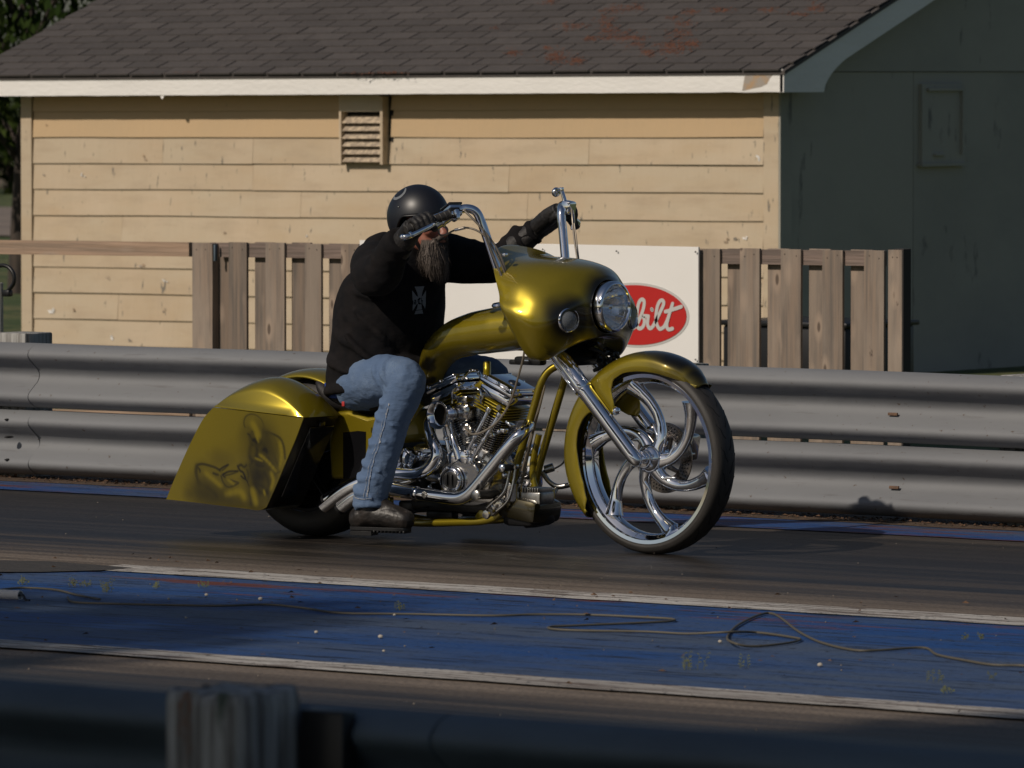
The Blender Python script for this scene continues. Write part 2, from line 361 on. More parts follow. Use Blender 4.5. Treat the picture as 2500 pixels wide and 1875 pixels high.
def pebbles(n,seed,ya,yb,smin,smax,m,name='pebble'):
    rd=random.Random(seed); mb=MB()
    for i in range(n):
        y=rd.uniform(ya,yb); x=rd.uniform(-.93*y-.3,-.64*y); s=rd.uniform(smin,smax)
        mb.sph((x,y,.006+s*.4),s,6,(1,.8,.7))
    o=mb.build(name,m); o['kind']='stuff'; return o
pebbles(150,5,16.5,23.9,.0015,.0045,mat('grit_stone',(.20,.17,.14),.9),'grit')
tag(litter('bark_chips',500,-24,-9,16.6,21.2,.008,.011,M['litter'],8))
for i,(px,py) in enumerate(((963,1501),(504,1452),(636,1462),(454,1508),(772,1543),(929,1554),(412,1462),(1758,1566),(2002,1623),(937,1589))):
    c=atZ(px,py,.012); MB().sph(c,.006+.002*(i%3),10,(1,.8,.7)).build('pebble',M['stone'])
for i,o in enumerate([o for o in COL.objects if o.name.startswith('pebble')]):
    tag(o,['pale pebble touching the hose on the blue strip','pale pebble below the fine weeds at the left of the blue strip','small white pebble just above the hose','pale pebble under the left stretch of hose','small pebble on the grey scuffed blue paint','small pebble beside the grey scuff near the white line','brown tinged pebble by the hose at left','pale pebble beside the big loop of the hose','pale pebble below the hose loop at right','small pebble near the lower white line'][i],'pebble','pebbles on the blue strip')
# hose lying on the blue strip
M['hose']=mat('old_hose',(.085,.075,.055),.65)
h1=[(-30,1444),(0,1440),(59,1435),(136,1440),(190,1453),(244,1463)]
h2=[(165,1458),(181,1470),(271,1474),(407,1477),(542,1479),(655,1476),(746,1485),(836,1497),(1000,1499),(1203,1503),(1305,1500),(1441,1501),(1576,1507),(1640,1511),(1640,1516),(1576,1520),(1407,1527),(1346,1530),(1346,1535),(1407,1539),(1576,1542),(1678,1547),(1780,1543),(1848,1544),(1936,1556),(1953,1562),(1915,1571),(1834,1578),(1787,1568),(1776,1554),(1800,1527),(1848,1503),(1882,1497),(1909,1510),(1949,1541),(2004,1568),(2085,1587),(2153,1587),(2254,1581),(2288,1598),(2356,1612),(2424,1623),(2500,1625),(2560,1632)]
tag(MB().tube([atZ(x,y,.011) for x,y in h1],.0043,8,5).build('hose',M['hose']),'short end of grey hose entering from the left edge of the blue strip','hose')
tag(MB().tube([atZ(x,y,.011+.012*(1776<x<1800)) for x,y in h2],.0043,8,5).build('hose',M['hose']),'long thin grey hose snaking and looping across the blue strip','hose')
pt=empty('pipe',atZ(18,1452,.02),'short white plastic pipe lying at the left edge of the blue strip','pipe')
c=MB(); c.lathe([(.016,-.09),(.019,-.09),(.019,.06),(.014,.06),(.014,-.08)],(0,0,0),(1,.12,0),20); c.build('pipe_tube',mat('white_plastic',(.6,.57,.53),.5),pt)
MB().tube([(.05,.0,-.002),(.085,-.01,.005),(.11,-.02,-.012),(.13,-.02,-.015)],.005,8).build('wire_end',M['dark'],pt)
# weeds growing in the joints
M['weed']=mat('dry_weed',(.11,.12,.055),.9,rnd=.2)
def weed(px,py,h,n,seed,label):
    rd=random.Random(seed); b=atZ(px,py,.004); mb=MB()
    for i in range(n):
        x=rd.gauss(0,h*.35); y=rd.gauss(0,.01); hh=h*rd.uniform(.5,1.1); lean=rd.uniform(-.3,.3)*hh
        mb.tube([(x,y,0),(x+lean*.4,y,hh*.5),(x+lean,y,hh)],[.0013,.0008],4,2)
        for k in range(4):
            q=Vector((x+lean*(k+1)/4,y,hh*(k+1)/4)); s=rd.choice((-1,1))*.008
            mb.add([q,q+Vector((s,0,.006)),q+Vector((s*1.4,.002,.001))],[(0,1,2)])
    o=mb.build('weed',M['weed'],smooth=0,loc=b); tag(o,label,'weed','weeds growing through the blue paint')
for i,q in enumerate(((1680,1635,.055,8,'tallest weed on the blue strip right of centre below the front wheel'),(1810,1630,.04,3,'thin weed just right of the tallest weed'),(2278,1664,.05,4,'upright weed near the right end of the blue strip'),(2420,1660,.025,2,'small weed farthest right above the lower white line'),(258,1446,.045,9,'widest weed cluster at the upper left of the blue strip'),(180,1432,.03,6,'low weed cluster left of the widest one'),(385,1436,.028,5,'small weed right of the widest cluster on the blue strip'),(495,1434,.025,5,'faint weed below the start of the upper white line'),(975,1490,.03,5,'faint weed touching the long hose below the rider'),(2355,1563,.022,3,'small weed above the hose at far right'),(2400,1562,.025,3,'second small weed above the hose at far right'),(60,1428,.03,6,'weed at the left edge behind the short hose end'),(2310,1693,.02,4,'low weed just above the lower white line at right'),(215,1432,.022,4,'low tuft between two weed clusters at upper left'))):
    weed(q[0],q[1],q[2],q[3],i,q[4])

# ---------------- house ----------------
YW=35.8; XR=atY(1905,600,YW).x; XL=atY(57,600,YW).x
M['siding']=mat('beige_painted_siding',(.48,.392,.28),.72,noise=[((.9,.9,3),.42,.66,(.455,.345,.225)),((1.4,1.4,.6),.45,.75,(.53,.42,.30)),((2.2,2.2,9),.50,.80,(.40,.31,.215)),((30,30,6),.655,.675,(.17,.15,.12)),((60,60,40),.73,.74,(.6,.55,.47))],bump=((30,30,2),.006),rnd=.025)
M['gable']=mat('grey_painted_panel',(.35,.335,.285),.75,noise=[((.8,.8,1.4),.42,.66,(.30,.29,.25)),((7,7,2.4),.63,.70,(.16,.155,.14))],bump=((6,6,2),.01))  # the siding's beige, greyed and darkened to carry the gable's shade
M['white']=mat('white_trim_paint',(.78,.76,.73),.6,noise=[((1.5,1.5,8),.40,.7,(.72,.70,.67)),((30,30,60),.72,.735,(.4,.33,.26))],bump=((18,18,40),.004))
M['bare']=mat('bare_grey_wood',(.33,.29,.25),.9,noise=((12,12,12),.45,.6,(.40,.27,.16)))
M['hole']=mat('dark_gap',(.012,.01,.008),.9)
M['siding_top']=mat('unfaded_beige_siding',(.50,.355,.205),.7,noise=[((.9,.9,3),.42,.66,(.47,.34,.20)),((26,26,5.5),.72,.735,(.13,.12,.10))],bump=((30,30,2),.006),rnd=.02)
house=empty('house',(XL,YW,0),'low beige clapboard house with dark shingle roof and white eave board','house')
def hz(x): return .0066*x       # local x from the left corner
W=XR-XL; DEP=8.6
def skewbox(mb,x0,x1,y0,y1,z0,z1):
    vs=[(x,y,z+hz(x)) for x in (x0,x1) for y in (y0,y1) for z in (z0,z1)]
    return mb.add(vs,[(0,1,3,2),(4,6,7,5),(0,4,5,1),(2,3,7,6),(0,2,6,4),(1,5,7,3)])
TP=.385; OV=.20; OG=atY(1916,230,YW-OV).x-XR; EZ=1.79   # roof pitch, overhangs, eave underside
pz=EZ+(DEP/2+OV)*TP
wall=MB(); skewbox(wall,.02,W-.02,.03,DEP,-.4,1.84); wall.build('wall',M['siding'],house,smooth=0)
# clapboards
def board(x0,x1,z0,z1,last):
    mb=MB(); rs=[]; n=max(2,int((x1-x0)/.22)); sd=x0*3+z0*17
    for i in range(n+1):
        x=x0+(x1-x0)*i/n; wv=noise.noise(Vector((x*1.1,sd,0)))*.005; bow=.016+noise.noise(Vector((x*.9,sd,5)))*.005
        rs.append([(x,-bow,z0+hz(x)+wv),(x,-.002,z1+hz(x)),(x,.028,z1+hz(x)),(x,.028,z0+hz(x))])
    mb.rings(rs)
    return mb.build('siding_board',M['siding_top'] if z0>1.4 else M['siding'],house,smooth=0)
def lx(px,py=500): return atY(px,py,YW).x-XL
cuts={1.502:[],1.322:[400,620,855],1.142:[700,1450],.962:[740,1250],.782:[1180],.602:[1560],.422:[430],.242:[290,1100],.062:[800]}
zs=[1.682-.18*k for k in range(11)]
vx0,vx1=lx(845),lx(945)
for k,z in enumerate(zs):
    z1=zs[k-1]+.004 if k else 1.80
    js=[0.105]+sorted(lx(c_) for c_ in (([],[],[400+0,620,853,1440],[620,1245],[737,1290],[300,1180],[560],[740,1100],[290],[1500],[800])[k]))+[W-.125]
    for a,b in zip(js[:-1],js[1:]):
        if z>1.3 and a<vx0<b:      # the vent interrupts these rows
            board(a+.001,vx0-.01,z,z1,0); board(vx1+.045,b-.001,z,z1,0)
        else: board(a+.001,b-.001,z,z1,0)
cb=MB(); skewbox(cb,0,.098,-.022,.028,-.3,1.80); cb.build('corner_board',M['siding'],house,smooth=0)
cb=MB(); skewbox(cb,W-.118,W,-.022,.028,-.3,1.80); cb.build('corner_board',M['siding'],house,smooth=0)
# gable end (plywood sheets with shiplap joints), in shade
def gy(px,py=300): return atX(px,py,XR).y-YW
y1=DEP; 
def gpoly(name,pts,x0,x1,m):
    return MB().prism([(x0,y,z+hz(W)) for y,z in pts],(x1-x0,0,0)).build(name,m,house,smooth=0)
zs1=atX(2200,175,XR).z-hz(W)
ysm=gy(2230)
z0g=EZ+TP*OV; yi=max(.01,(zs1-z0g)/TP)
gpoly('gable_panel',[(.0,-.4),(ysm-.003,-.4),(ysm-.003,zs1-.002),(yi,zs1-.002),(0,z0g)],W-.03,W,M['gable'])
gpoly('gable_panel',[(ysm+.003,-.4),(y1,-.4),(y1,z0g),(y1-yi,zs1-.002),(ysm+.003,zs1-.002)],W-.03,W,M['gable'])
gpoly('gable_panel',[(yi,zs1+.002),(y1-yi,zs1+.002),(DEP/2,pz)],W-.02,W+.012,M['gable'])
gpoly('corner_board',[(-.02,-.3),(gy(1929),-.3),(gy(1929),1.83),(-.02,1.83)],W,W+.014,M['gable'])
gpoly('wall_core',[(.01,-.4),(y1-.01,-.4),(y1-.01,EZ+TP*OV-.02),(DEP/2,pz-.02),(.01,EZ+TP*OV-.02)],W-.06,W-.031,M['hole'])
# blanked hatch on the gable
ya,yb=gy(2243),gy(2347); za=atX(2290,398,XR).z-hz(W); zb=atX(2290,205,XR).z-hz(W)
hatch=gpoly('hatch',[(ya,za),(yb,za),(yb,zb),(ya,zb)],W,W+.028,M['gable'])
ins=.05
for nm,q in (('hatch_trim',[(ya+ins,zb-ins*.9),(yb-.02,zb-ins*.9),(yb-.02,zb-ins*.9+.018),(ya+ins,zb-ins*.9+.018)]),('hatch_trim',[(yb-.055,za+.06),(yb-.035,za+.06),(yb-.035,zb-ins),(yb-.055,zb-ins)]),('hatch_trim',[(ya+.13,za+.05),(ya+.25,za+.05),(ya+.25,za+.062),(ya+.13,za+.062)])):
    o=gpoly(nm,q,W+.028,W+.05,M['gable']); o.parent=hatch
gpoly('hatch_sill',[(ya-.02,za-.02),(yb+.015,za-.02),(yb+.015,za),(ya-.02,za)],W,W+.045,M['gable']).parent=hatch
# eave: fascia, soffit
XF0=-.33; XF1=W+OG
fh=.145
fa=MB(); n=120; rs=[]
for i in range(n+1):
    x=XF0+(XF1-XF0)*i/n; e=noise.noise(Vector((x*3,0,0)))*.004; 
    z0=EZ+hz(x)+noise.noise(Vector((x*6,3,0)))*.003; z1=EZ+fh+hz(x)+e
    rs.append([(x,-OV-.022,z0),(x,-OV-.022,z1),(x,-OV,z1),(x,-OV,z0)])
fa.rings(rs); fascia=fa.build('fascia_board',M['white'],house,smooth=30)
# flaked corner of the fascia
fl=[(1812,222),(1818,186),(1835,180),(1850,184),(1880,178),(1893,176),(1880,190),(1872,205),(1858,212),(1838,216)]
fp=[]
for x,y in fl:
    q=atY(x,y,YW-OV-.0235); fp.append((q.x-XL,q.y-YW,q.z))
MB().prism(fp,(0,.0012,0)).build('flaked_patch',M['bare'],fascia,smooth=0)
so_=MB(); skewbox(so_,XF0,XF1,-OV,.03,EZ+.012,EZ+.03); so_.build('soffit',M['siding'],house,smooth=0)
# hanging paint shreds below the fascia
for px_,w_ in ((395,16),):
    q=atY(px_,238,YW-OV-.018); mb=MB(); 
    mb.add([(q.x-XL-.02,-OV-.012,q.z+.012),(q.x-XL+.022,-OV-.02,q.z+.012),(q.x-XL+.012,-OV-.026,q.z-.012),(q.x-XL-.006,-OV-.016,q.z-.006)],[(0,1,2,3)]); mb.build('paint_shred',M['white'],fascia,smooth=0)
# barge board with its curved foot
def rz(y): return EZ+fh-.012+(y+OV)*TP   # roof underside along y
bx=XF1-.022
foot=[(-OV-.022,EZ),(-OV+.42,EZ)]
q0=(-OV+.42,EZ); q1=(-OV+.66,rz(-OV+.66)-.175)
curve=[(q0[0]+(q1[0]-q0[0])*t**1.8,q0[1]+(q1[1]-q0[1])*t) for t in [i/8 for i in range(9)]]
upper=[(DEP/2,rz(DEP/2)-.175),(DEP/2,rz(DEP/2))]
poly=[(-OV-.022,EZ)]+curve+upper+[(-OV-.022,rz(-OV-.022))]
MB().prism([(bx,y,z+hz(W)) for y,z in poly],(.03,0,0)).build('barge_board',M['white'],house,smooth=0)
# roof deck + shingles
M['shingle']=mat('asphalt_shingle',(.060,.054,.052),.92,noise=[((2.5,2.5,2.5),.42,.66,(.046,.041,.040)),((140,140,140),.5,.62,(.095,.078,.07))],bump=((120,120,120),.004),rnd=.14)
roof=MB(); 
zz=lambda y:EZ+fh+.022+(y+OV)*TP
vs=[(x,y,z+hz(x)) for x in (XF0-.0,XF1+.02) for (y,z) in ((-OV-.03,zz(-OV-.03)-.02),(DEP/2,zz(DEP/2)-.02),(DEP+OV,zz(-OV)-.02),(DEP+OV,zz(-OV)-.04),(DEP/2,zz(DEP/2)-.05),(-OV-.03,zz(-OV-.03)-.045))]
roof.add(vs,[(0,1,7,6),(1,2,8,7),(5,11,10,4),(4,10,9,3),(0,6,11,5),(2,3,9,8),(0,5,4,1),(1,4,3,2),(6,7,10,11),(7,8,9,10)])
roofo=roof.build('roof',M['shingle'],house,smooth=0)
ang=math.atan(TP); ex=.127; tw=.305
def shingle_mb(w_):
    mb=MB(); 
    vs=[(x,y,z) for x in (0,w_) for (y,z) in ((0,0),(0,.011),(ex+.03,.003),(ex+.03,-.003))]
    return mb.add(vs,[(0,1,2,3),(7,6,5,4),(1,5,6,2),(0,4,5,1),(0,3,7,4),(3,2,6,7)])
rotm=Matrix.Rotation(ang,4,'X')
proto=shingle_mb(tw-.012); meshes=[]
rd=random.Random(11); cnt=0; stuff=MB()
base=None
for c_ in range(24):
    y=-OV-.05+c_*ex*math.cos(ang); x=XF0+((c_*.1525)%tw)-tw+.02*rd.random()
    while x<XF1:
        wdt=tw-.012; xs=x
        if x<XF0: wdt-=XF0-x; xs=XF0
        if xs+wdt>XF1+.018: wdt=XF1+.018-xs
        if wdt>.03:
            z=zz(y)-.012+hz(xs)+.003*rd.random()
            if cnt<300 and c_<13:
                if abs(wdt-(tw-.012))<1e-4 and base: o=copyo(base)
                else:
                    o=shingle_mb(wdt).build('shingle',M['shingle'],roofo,smooth=0)
                    if abs(wdt-(tw-.012))<1e-4 and not base: base=o
                o.parent=roofo; o.location=(xs,y,z); o.rotation_euler=(ang,0.0066*-1,rd.gauss(0,.004)); cnt+=1
            else:
                sm=shingle_mb(wdt); stuff.add([Vector((xs,y,z))+rotm.to_3x3()@Vector(v) for v in sm.v],sm.f)
        x+=tw
stuff.build('upper_shingles',M['shingle'],roofo,smooth=0)['kind']='stuff'
# rust coloured lichen/needle clumps on the roof
M['moss']=mat('rusty_lichen',(.155,.058,.03),.95,noise=((60,60,60),.4,.6,(.07,.03,.018)))
rd=random.Random(4); mb=MB()
for (px_,py_,sx,sy,n_) in ((1395,65,28,8,90),(1480,60,22,22,150),(1500,90,30,12,150),(1545,100,30,16,190),(1580,130,16,10,90),(1640,115,34,16,260),(1690,110,20,12,90),(1250,128,18,8,70),(1360,140,26,14,170),(1410,150,16,8,90),(1440,95,14,6,60),(1660,80,28,12,110),(1670,60,18,6,60),(1500,25,24,8,70),(1550,20,20,8,70),(1340,5,12,6,40),(1680,30,18,6,60),(1990,20,20,10,100),(1880,25,22,8,60),(1760,25,26,6,60),(1950,35,18,5,40),(1335,118,10,4,30),(960,178,30,3,40),(880,180,40,2,30),(450,178,50,2,30),(1640,45,18,6,30),(1210,70,8,3,14)):
    for i in range(n_):
        x=px_+rd.gauss(0,sx*.62); y=py_+rd.gauss(0,sy*.62)
        # intersect with roof plane
        d=ray(x,y); # z = zz(Y-YW)+hz : solve
        k0=EZ+fh+.012+(-YW+OV)*TP+.0066*(-XL)
        den=d.z-TP*d.y-.0066*d.x
        tt=(k0+.006-CAMZ)/den
        if tt<0: continue
        q=CP+d*tt; q=Vector((q.x-XL,q.y-YW,q.z)); s=rd.uniform(.004,.009)
        mb.add([q+Vector((-s,-s*.5,0)),q+Vector((s,-s*.5,.003)),q+Vector((s*.4,s,.008)),q+Vector((0,0,s*.9))],[(0,1,3),(1,2,3),(0,3,2)])
mb.build('lichen',M['moss'],roofo,smooth=0)['kind']='stuff'
# louvred vent hood
vent=MB(); vz0=atY(895,402,YW-.06).z-hz(vx0); vz1=1.775
def vb(x0,x1,y0,y1,z0,z1,name,m,par):
    mb=MB(); skewbox(mb,x0,x1,y0,y1,z0,z1); return mb.build(name,m,par,smooth=0)
vo=vb(vx0-.005,vx1+.06,-.005,.03,vz0,vz1,'vent',M['hole'],house)
for (a,b) in ((vx0,vx0+.018),(vx1-.0,vx1+.022)): vb(a,b,-.075,.02,vz0,vz1,'vent_frame',M['siding'],vo)
vb(vx0+.018,vx1,-.075,.02,vz1-.10,vz1+.01,'vent_frame',M['siding'],vo)
M['slat']=mat('flaking_slat',(.30,.24,.18),.85,noise=((40,40,5),.46,.56,(.52,.42,.30)),bump=((60,60,10),.004))
for k in range(8):
    z=vz1-.15-k*.052
    if z<vz0: break
    mb=MB(); vs=[(x,y,zq+hz(x)) for x in (vx0+.02,vx1-.001) for (y,zq) in ((-.07,z-.028),(-.066,z-.028),(-.012,z+.022),(-.016,z+.022))]
    mb.add(vs,[(0,1,2,3),(7,6,5,4),(0,4,5,1),(3,2,6,7),(0,3,7,4),(1,5,6,2)]); mb.build('slat',M['slat'],vo,smooth=0)
# paint flakes lifting off the boards
for i,(px_,py_,s) in enumerate(((125,757,1.5),(180,757,.8),(350,645,1.1),(404,687,.9),(400,758,.8),(264,678,.5),(275,825,.9),(320,829,.8),(440,860,1.2),(204,427,.8),(355,386,1.0),(115,305,.4),(1852,385,1.1),(1775,588,1),(1795,586,.9),(1820,580,.8),(66,683,.9),(106,425,.5),(750,575,.6),(550,567,.6))):
    q=atY(px_,py_,YW-.014); q=Vector((q.x-XL,-.0185,q.z)); rd=random.Random(i); mb=MB()
    for k in range(3):
        a=rd.uniform(0,3.14); l=.03*s*rd.uniform(.6,1.2); w_=.008*s; d=Vector((math.cos(a)*l,-.006*s,math.sin(a)*l)); n_=Vector((-math.sin(a)*w_,0,math.cos(a)*w_)); c_=q+Vector((rd.uniform(-.02,.02)*s,0,rd.uniform(-.015,.015)*s))
        mb.add([c_-d*.5,c_+n_+Vector((0,-.004,0)),c_+d*.5,c_-n_],[(0,1,2,3)])
    mb.build('paint_flake',M['bare'] if i%3 else M['white'],house,smooth=0)

# ---------------- fence, sign ----------------
YF=28.96
M['fence']=mat('weathered_fence_wood',(.225,.168,.128),.85,noise=[((38,38,1.6),.40,.62,(.135,.112,.095)),((5,5,1),.44,.66,(.255,.205,.165)),((13,13,5),.70,.735,(.05,.035,.028))],bump=((50,50,2),.008),rnd=.16)
M['rail_wood']=mat('pale_rail_wood',(.36,.245,.17),.82,noise=[((1.6,38,38),.40,.62,(.25,.18,.13)),((7,14,14),.69,.73,(.08,.05,.035))],bump=((2,50,50),.008),rnd=.08)
def knots(m,sc,r=.16):
    t,p,L=ptree(m); tc=nn(t,'ShaderNodeTexCoord'); mp=nn(t,'ShaderNodeMapping'); mp.inputs['Scale'].default_value=sc; L(tc.outputs['Object'],mp.inputs[0])
    oi=nn(t,'ShaderNodeObjectInfo'); ad=nn(t,'ShaderNodeVectorMath',operation='MULTIPLY_ADD'); cb=nn(t,'ShaderNodeCombineXYZ'); L(oi.outputs['Random'],cb.inputs[0]); L(oi.outputs['Random'],cb.inputs[2]); L(cb.outputs[0],ad.inputs[0]); ad.inputs[1].default_value=(31,31,31); L(mp.outputs[0],ad.inputs[2])
    v=nn(t,'ShaderNodeTexVoronoi'); v.inputs['Scale'].default_value=1; L(ad.outputs[0],v.inputs['Vector']); v.inputs['Randomness'].default_value=1
    for lo,hi,c in ((r*2.4,r*1.3,(.34,.26,.20)),(r*1.0,r*.7,(.045,.028,.02))):
        rp=nn(t,'ShaderNodeMapRange'); rp.inputs[1].default_value=lo; rp.inputs[2].default_value=hi; L(v.outputs['Distance'],rp.inputs[0]); rp.inputs[4].default_value=.75
        mx=nn(t,'ShaderNodeMix',data_type='RGBA'); L(rp.outputs[0],mx.inputs['Factor']); L(p.inputs['Base Color'].links[0].from_socket,mx.inputs[6]); mx.inputs[7].default_value=(*c,1); L(mx.outputs[2],p.inputs['Base Color'])
knots(M['fence'],(9,9,3.4),.13); knots(M['rail_wood'],(3.0,9,9),.13)
M['rail_grey']=mat('grey_rail_wood',(.21,.155,.13),.87,noise=((1.6,38,38),.40,.62,(.13,.10,.085)),bump=((2,50,50),.008),rnd=.08)
fence=empty('fence',(atY(470,600,YF).x,YF,0),'weathered wooden shadowbox fence between the guardrail and the house','fence')
FX=fence.location.x
def fx(px,py=650,dy=0): return atY(px,py,YF+dy).x-FX
def ft(x): return 1.026+.0066*x
def picket(x0,x1,front,z1=None,z0=-.03,par=None,name='picket'):
    rd=random.Random(int(x0*1000)); y=-.0275 if front else .0275; h=ft(x0) if z1 is None else z1
    if not front: h-=.0
    a=rd.uniform(-.003,.003); dz=rd.uniform(-.004,.004)
    vs=[(x0+a*(z>.5),y+dy,z) for z in (z0,h+dz) for dy in (-.009,.009) for _ in (0,)] 
    mb=MB(); mb.bbox(((x0+x1)/2,y,(z0+h+dz)/2),(x1-x0,.018,h+dz-z0),.002); o=mb.build(name,M['fence'],par or fence,smooth=0)
    if front:
        nl=MB()
        for xx in (x0+.03,x1-.03):
            for z_ in (ft(x0)-.035,.14): nl.sph((xx+rd.uniform(-.006,.006),y-.009,z_+rd.uniform(-.01,.01)),.0035,6)
        nl.build('nails',M['tread'],o)['kind']='stuff'
    return o
left=[(469,512,1),(514,540,0),(558,602,1),(622,650,0),(648,694,1),(712,740,0),(744,784,1),(803,830,0),(832,876,1),(893,925,0),(925,969,1),(985,1015,0),(1015,1060,1)]
right=[(1706,1757,1),(1776,1808,0),(1806,1854,1),(1874,1908,0),(1906,1955,1),(1975,2010,0),(2007,2057,1),(2077,2112,0),(2109,2158,1),(2168,2202,1)]
xs_=[]
for a,b,f in left:
    x0=fx(a,650,-.0365 if f else .0185); x1=fx(b,650,-.0365 if f else .0185)
    if not f: x1=x0+.135
    picket(x0,x1,f)
x=fx(1060); k=0
while x<fx(1600):
    picket(x,x+.135,True); picket(x+.15,x+.285,False); x+=.287
for a,b,f in right:
    x0=fx(a,650,-.0365 if f else .0185); x1=fx(b,650,-.0365 if f else .0185)
    if not f: x1=x0+.135
    picket(x0,x1,f)
def frail(px0,px1,z0,z1,y,par,m,name='fence_rail'):
    x0,x1=fx(px0),fx(px1); mb=MB(); vs=[(x,yy,z+.0066*x) for x in (x0,x1) for yy in (y-.018,y+.018) for z in (z0,z1)]
    return mb.add(vs,[(0,1,3,2),(4,6,7,5),(0,4,5,1),(2,3,7,6),(0,2,6,4),(1,5,7,3)]).build(name,m,par,smooth=0)
frail(540,2160,.945,1.022,.0,fence,M['rail_grey']); frail(540,2160,.10,.18,.0,fence,M['rail_grey'])
for a,b in ((2204,2226),(516,541)):
    MB().bbox(((fx(a)+fx(b))/2-.03,.0,.5 if a<2000 else .53),(.06,.07,1.04+.0066*fx(a)),.003).build('fence_post',mat('dark_post',(.035,.03,.028),.9) if a>2000 else M['fence'],fence,smooth=0)
MB().bbox((fx(541),-.052,.97),(.012,.02,.09),.002).build('bracket',M['galvd'],fence)
# single open rail to the left of the pickets
lr=empty('rail_fence',(FX,YF,0),'single long wooden rail running left from the picket fence','fence')
def lrail(px0,px1,z0,z1):
    x0,x1=fx(px0),fx(px1); mb=MB(); vs=[(x,yy,z+.0066*x) for x in (x0,x1) for yy in (-.045,-.01) for z in (z0,z1)]
    mb.add(vs,[(0,1,3,2),(4,6,7,5),(0,4,5,1),(2,3,7,6),(0,2,6,4),(1,5,7,3)]).build('rail',M['rail_wood'],lr,smooth=0)
lrail(-500,474,.945,1.024); lrail(95,474,0.0,.075); MB().bbox((fx(-250),.03,.5),(.09,.09,1.0),.003).build('rail_post',M['fence'],lr)
# white sign board
sg=empty('sign_board',(atY(1300,700,YF-.07).x,YF-.07,0),'white board with a red oval truck maker badge fixed to the fence','sign')
SX=sg.location.x
def sp(px,py,off=.0):
    q=atY(px,py,YF-.07-off); return Vector((q.x-SX,-off,q.z))
M['board']=mat('white_sign_board',(.80,.78,.76),.45,noise=((.8,.8,1.5),.4,.7,(.76,.74,.715)))
x0=sp(878,700).x; x1=sp(1705,700).x; zt=sp(1705,603).z; zb_=zt-.68
MB().bbox(((x0+x1)/2,.006,(zt+zb_)/2),(x1-x0,.012,zt-zb_),.0015).build('board',M['board'],sg,smooth=0)
oc=sp(1552,769); rx=(sp(1683,769)-oc).x; rz_=oc.z-sp(1552,848).z
def oval(r1,r2,y,th,m,name):
    n=72; ring=[(oc.x+r1*math.cos(2*math.pi*k/n),y,oc.z+r2*math.sin(2*math.pi*k/n)) for k in range(n)]
    return MB().prism(ring,(0,-th,0)).build(name,m,sg,smooth=0)
M['signgrey']=mat('silver_grey_vinyl',(.50,.49,.475),.5); M['signred']=mat('red_vinyl',(.45,.012,.010),.45)
oval(rx,rz_,-.0005,.0015,M['signgrey'],'badge_border'); oval(rx*.955,rz_*.925,-.003,.0015,M['signred'],'badge_oval')
def Z8(pts): return [sp(1450+x/4.88,560+y/4.88,.0046) for x,y in pts]
let=MB(); lw=.0205*rx/.36
for si,st in enumerate(([(455,1185),(490,1160),(530,1100),(585,960),(600,860),(570,835),(535,880),(515,1000),(510,1130),(545,1182),(590,1150),(603,1080),(590,1035),(650,1035)],
           [(650,1035),(640,1130),(670,1180),(710,1150)],[(690,950),(696,960)],
           [(710,1150),(770,1030),(830,900),(825,850),(785,860),(750,960),(745,1100),(785,1185),(840,1160)],
           [(840,1160),(885,1060),(940,885)],[(855,980),(920,962),(1045,920)],[(905,1000),(872,1130),(890,1190),(940,1182)],
           [(-80,1170),(-60,1000),(-20,850)],[(-110,900),(-20,850),(60,880),(70,960),(0,1020),(-50,1030)],
           [(40,1110),(110,1080),(130,1030),(100,1010),(70,1060),(80,1150),(130,1170),(170,1130)],[(170,1130),(200,1040),(235,900)],[(160,980),(270,950)],[(195,1060),(185,1140),(210,1180),(250,1150)],
           [(250,1110),(310,1080),(330,1030),(300,1010),(270,1060),(280,1150),(330,1170),(370,1110)],[(370,1110),(390,1020),(400,1050),(440,1040),(435,1120),(455,1185)])):
    let.ribbon([q+Vector((0,-.0004*si,0)) for q in Z8(st)],lw,(0,-1,0),.0012)
let.build('badge_lettering',M['signgrey'],sg,smooth=0)
for q in ((1505,613),(1698,615),(1698,878),(1325,609)):
    MB().sph(sp(*q,.012),.005,8).build('screw',M['dark'],sg)
# low black box standing between fence and house
q=atY(1850,787,32.5); q2=atY(2150,787,32.5)
bxo=MB(); bxo.bbox(((q.x+q2.x)/2,32.5,q.z/2-.05),(q2.x-q.x,.7,q.z+.1),.02); bxo.bbox(((q.x+q2.x)/2,32.5,q.z+.01),(q2.x-q.x+.04,.74,.03),.008)
tag(bxo.build('storage_box',M['dark']),'low black box behind the right pickets of the fence','box')
# ---------------- far left: meadow, road, white rail, trees ----------------
sheet('gravel_road',-140,-30,atZ(0,575).y,atZ(0,505).y,.0,mat('gravel',(.20,.16,.13),.95,noise=((.6,.6,.6),.4,.6,(.15,.12,.1))))
sheet('dry_field',-240,-30,atZ(0,460).y,atZ(0,392).y,.0,mat('dry_field',(.12,.085,.05),.95,noise=((.3,.8,.6),.4,.6,(.07,.06,.03))))
q=atZ(30,420)
wr=MB(); wr.cyl((q.x-14,q.y,.62),(q.x+14,q.y,.62),.05); 
for k in range(-4,5): wr.cyl((q.x+3.3*k,q.y,-.1),(q.x+3.3*k,q.y,.62),.05)
tag(wr.build('pipe_rail',M['white']),'low pale pipe rail far off beyond the field at the left edge','fence')
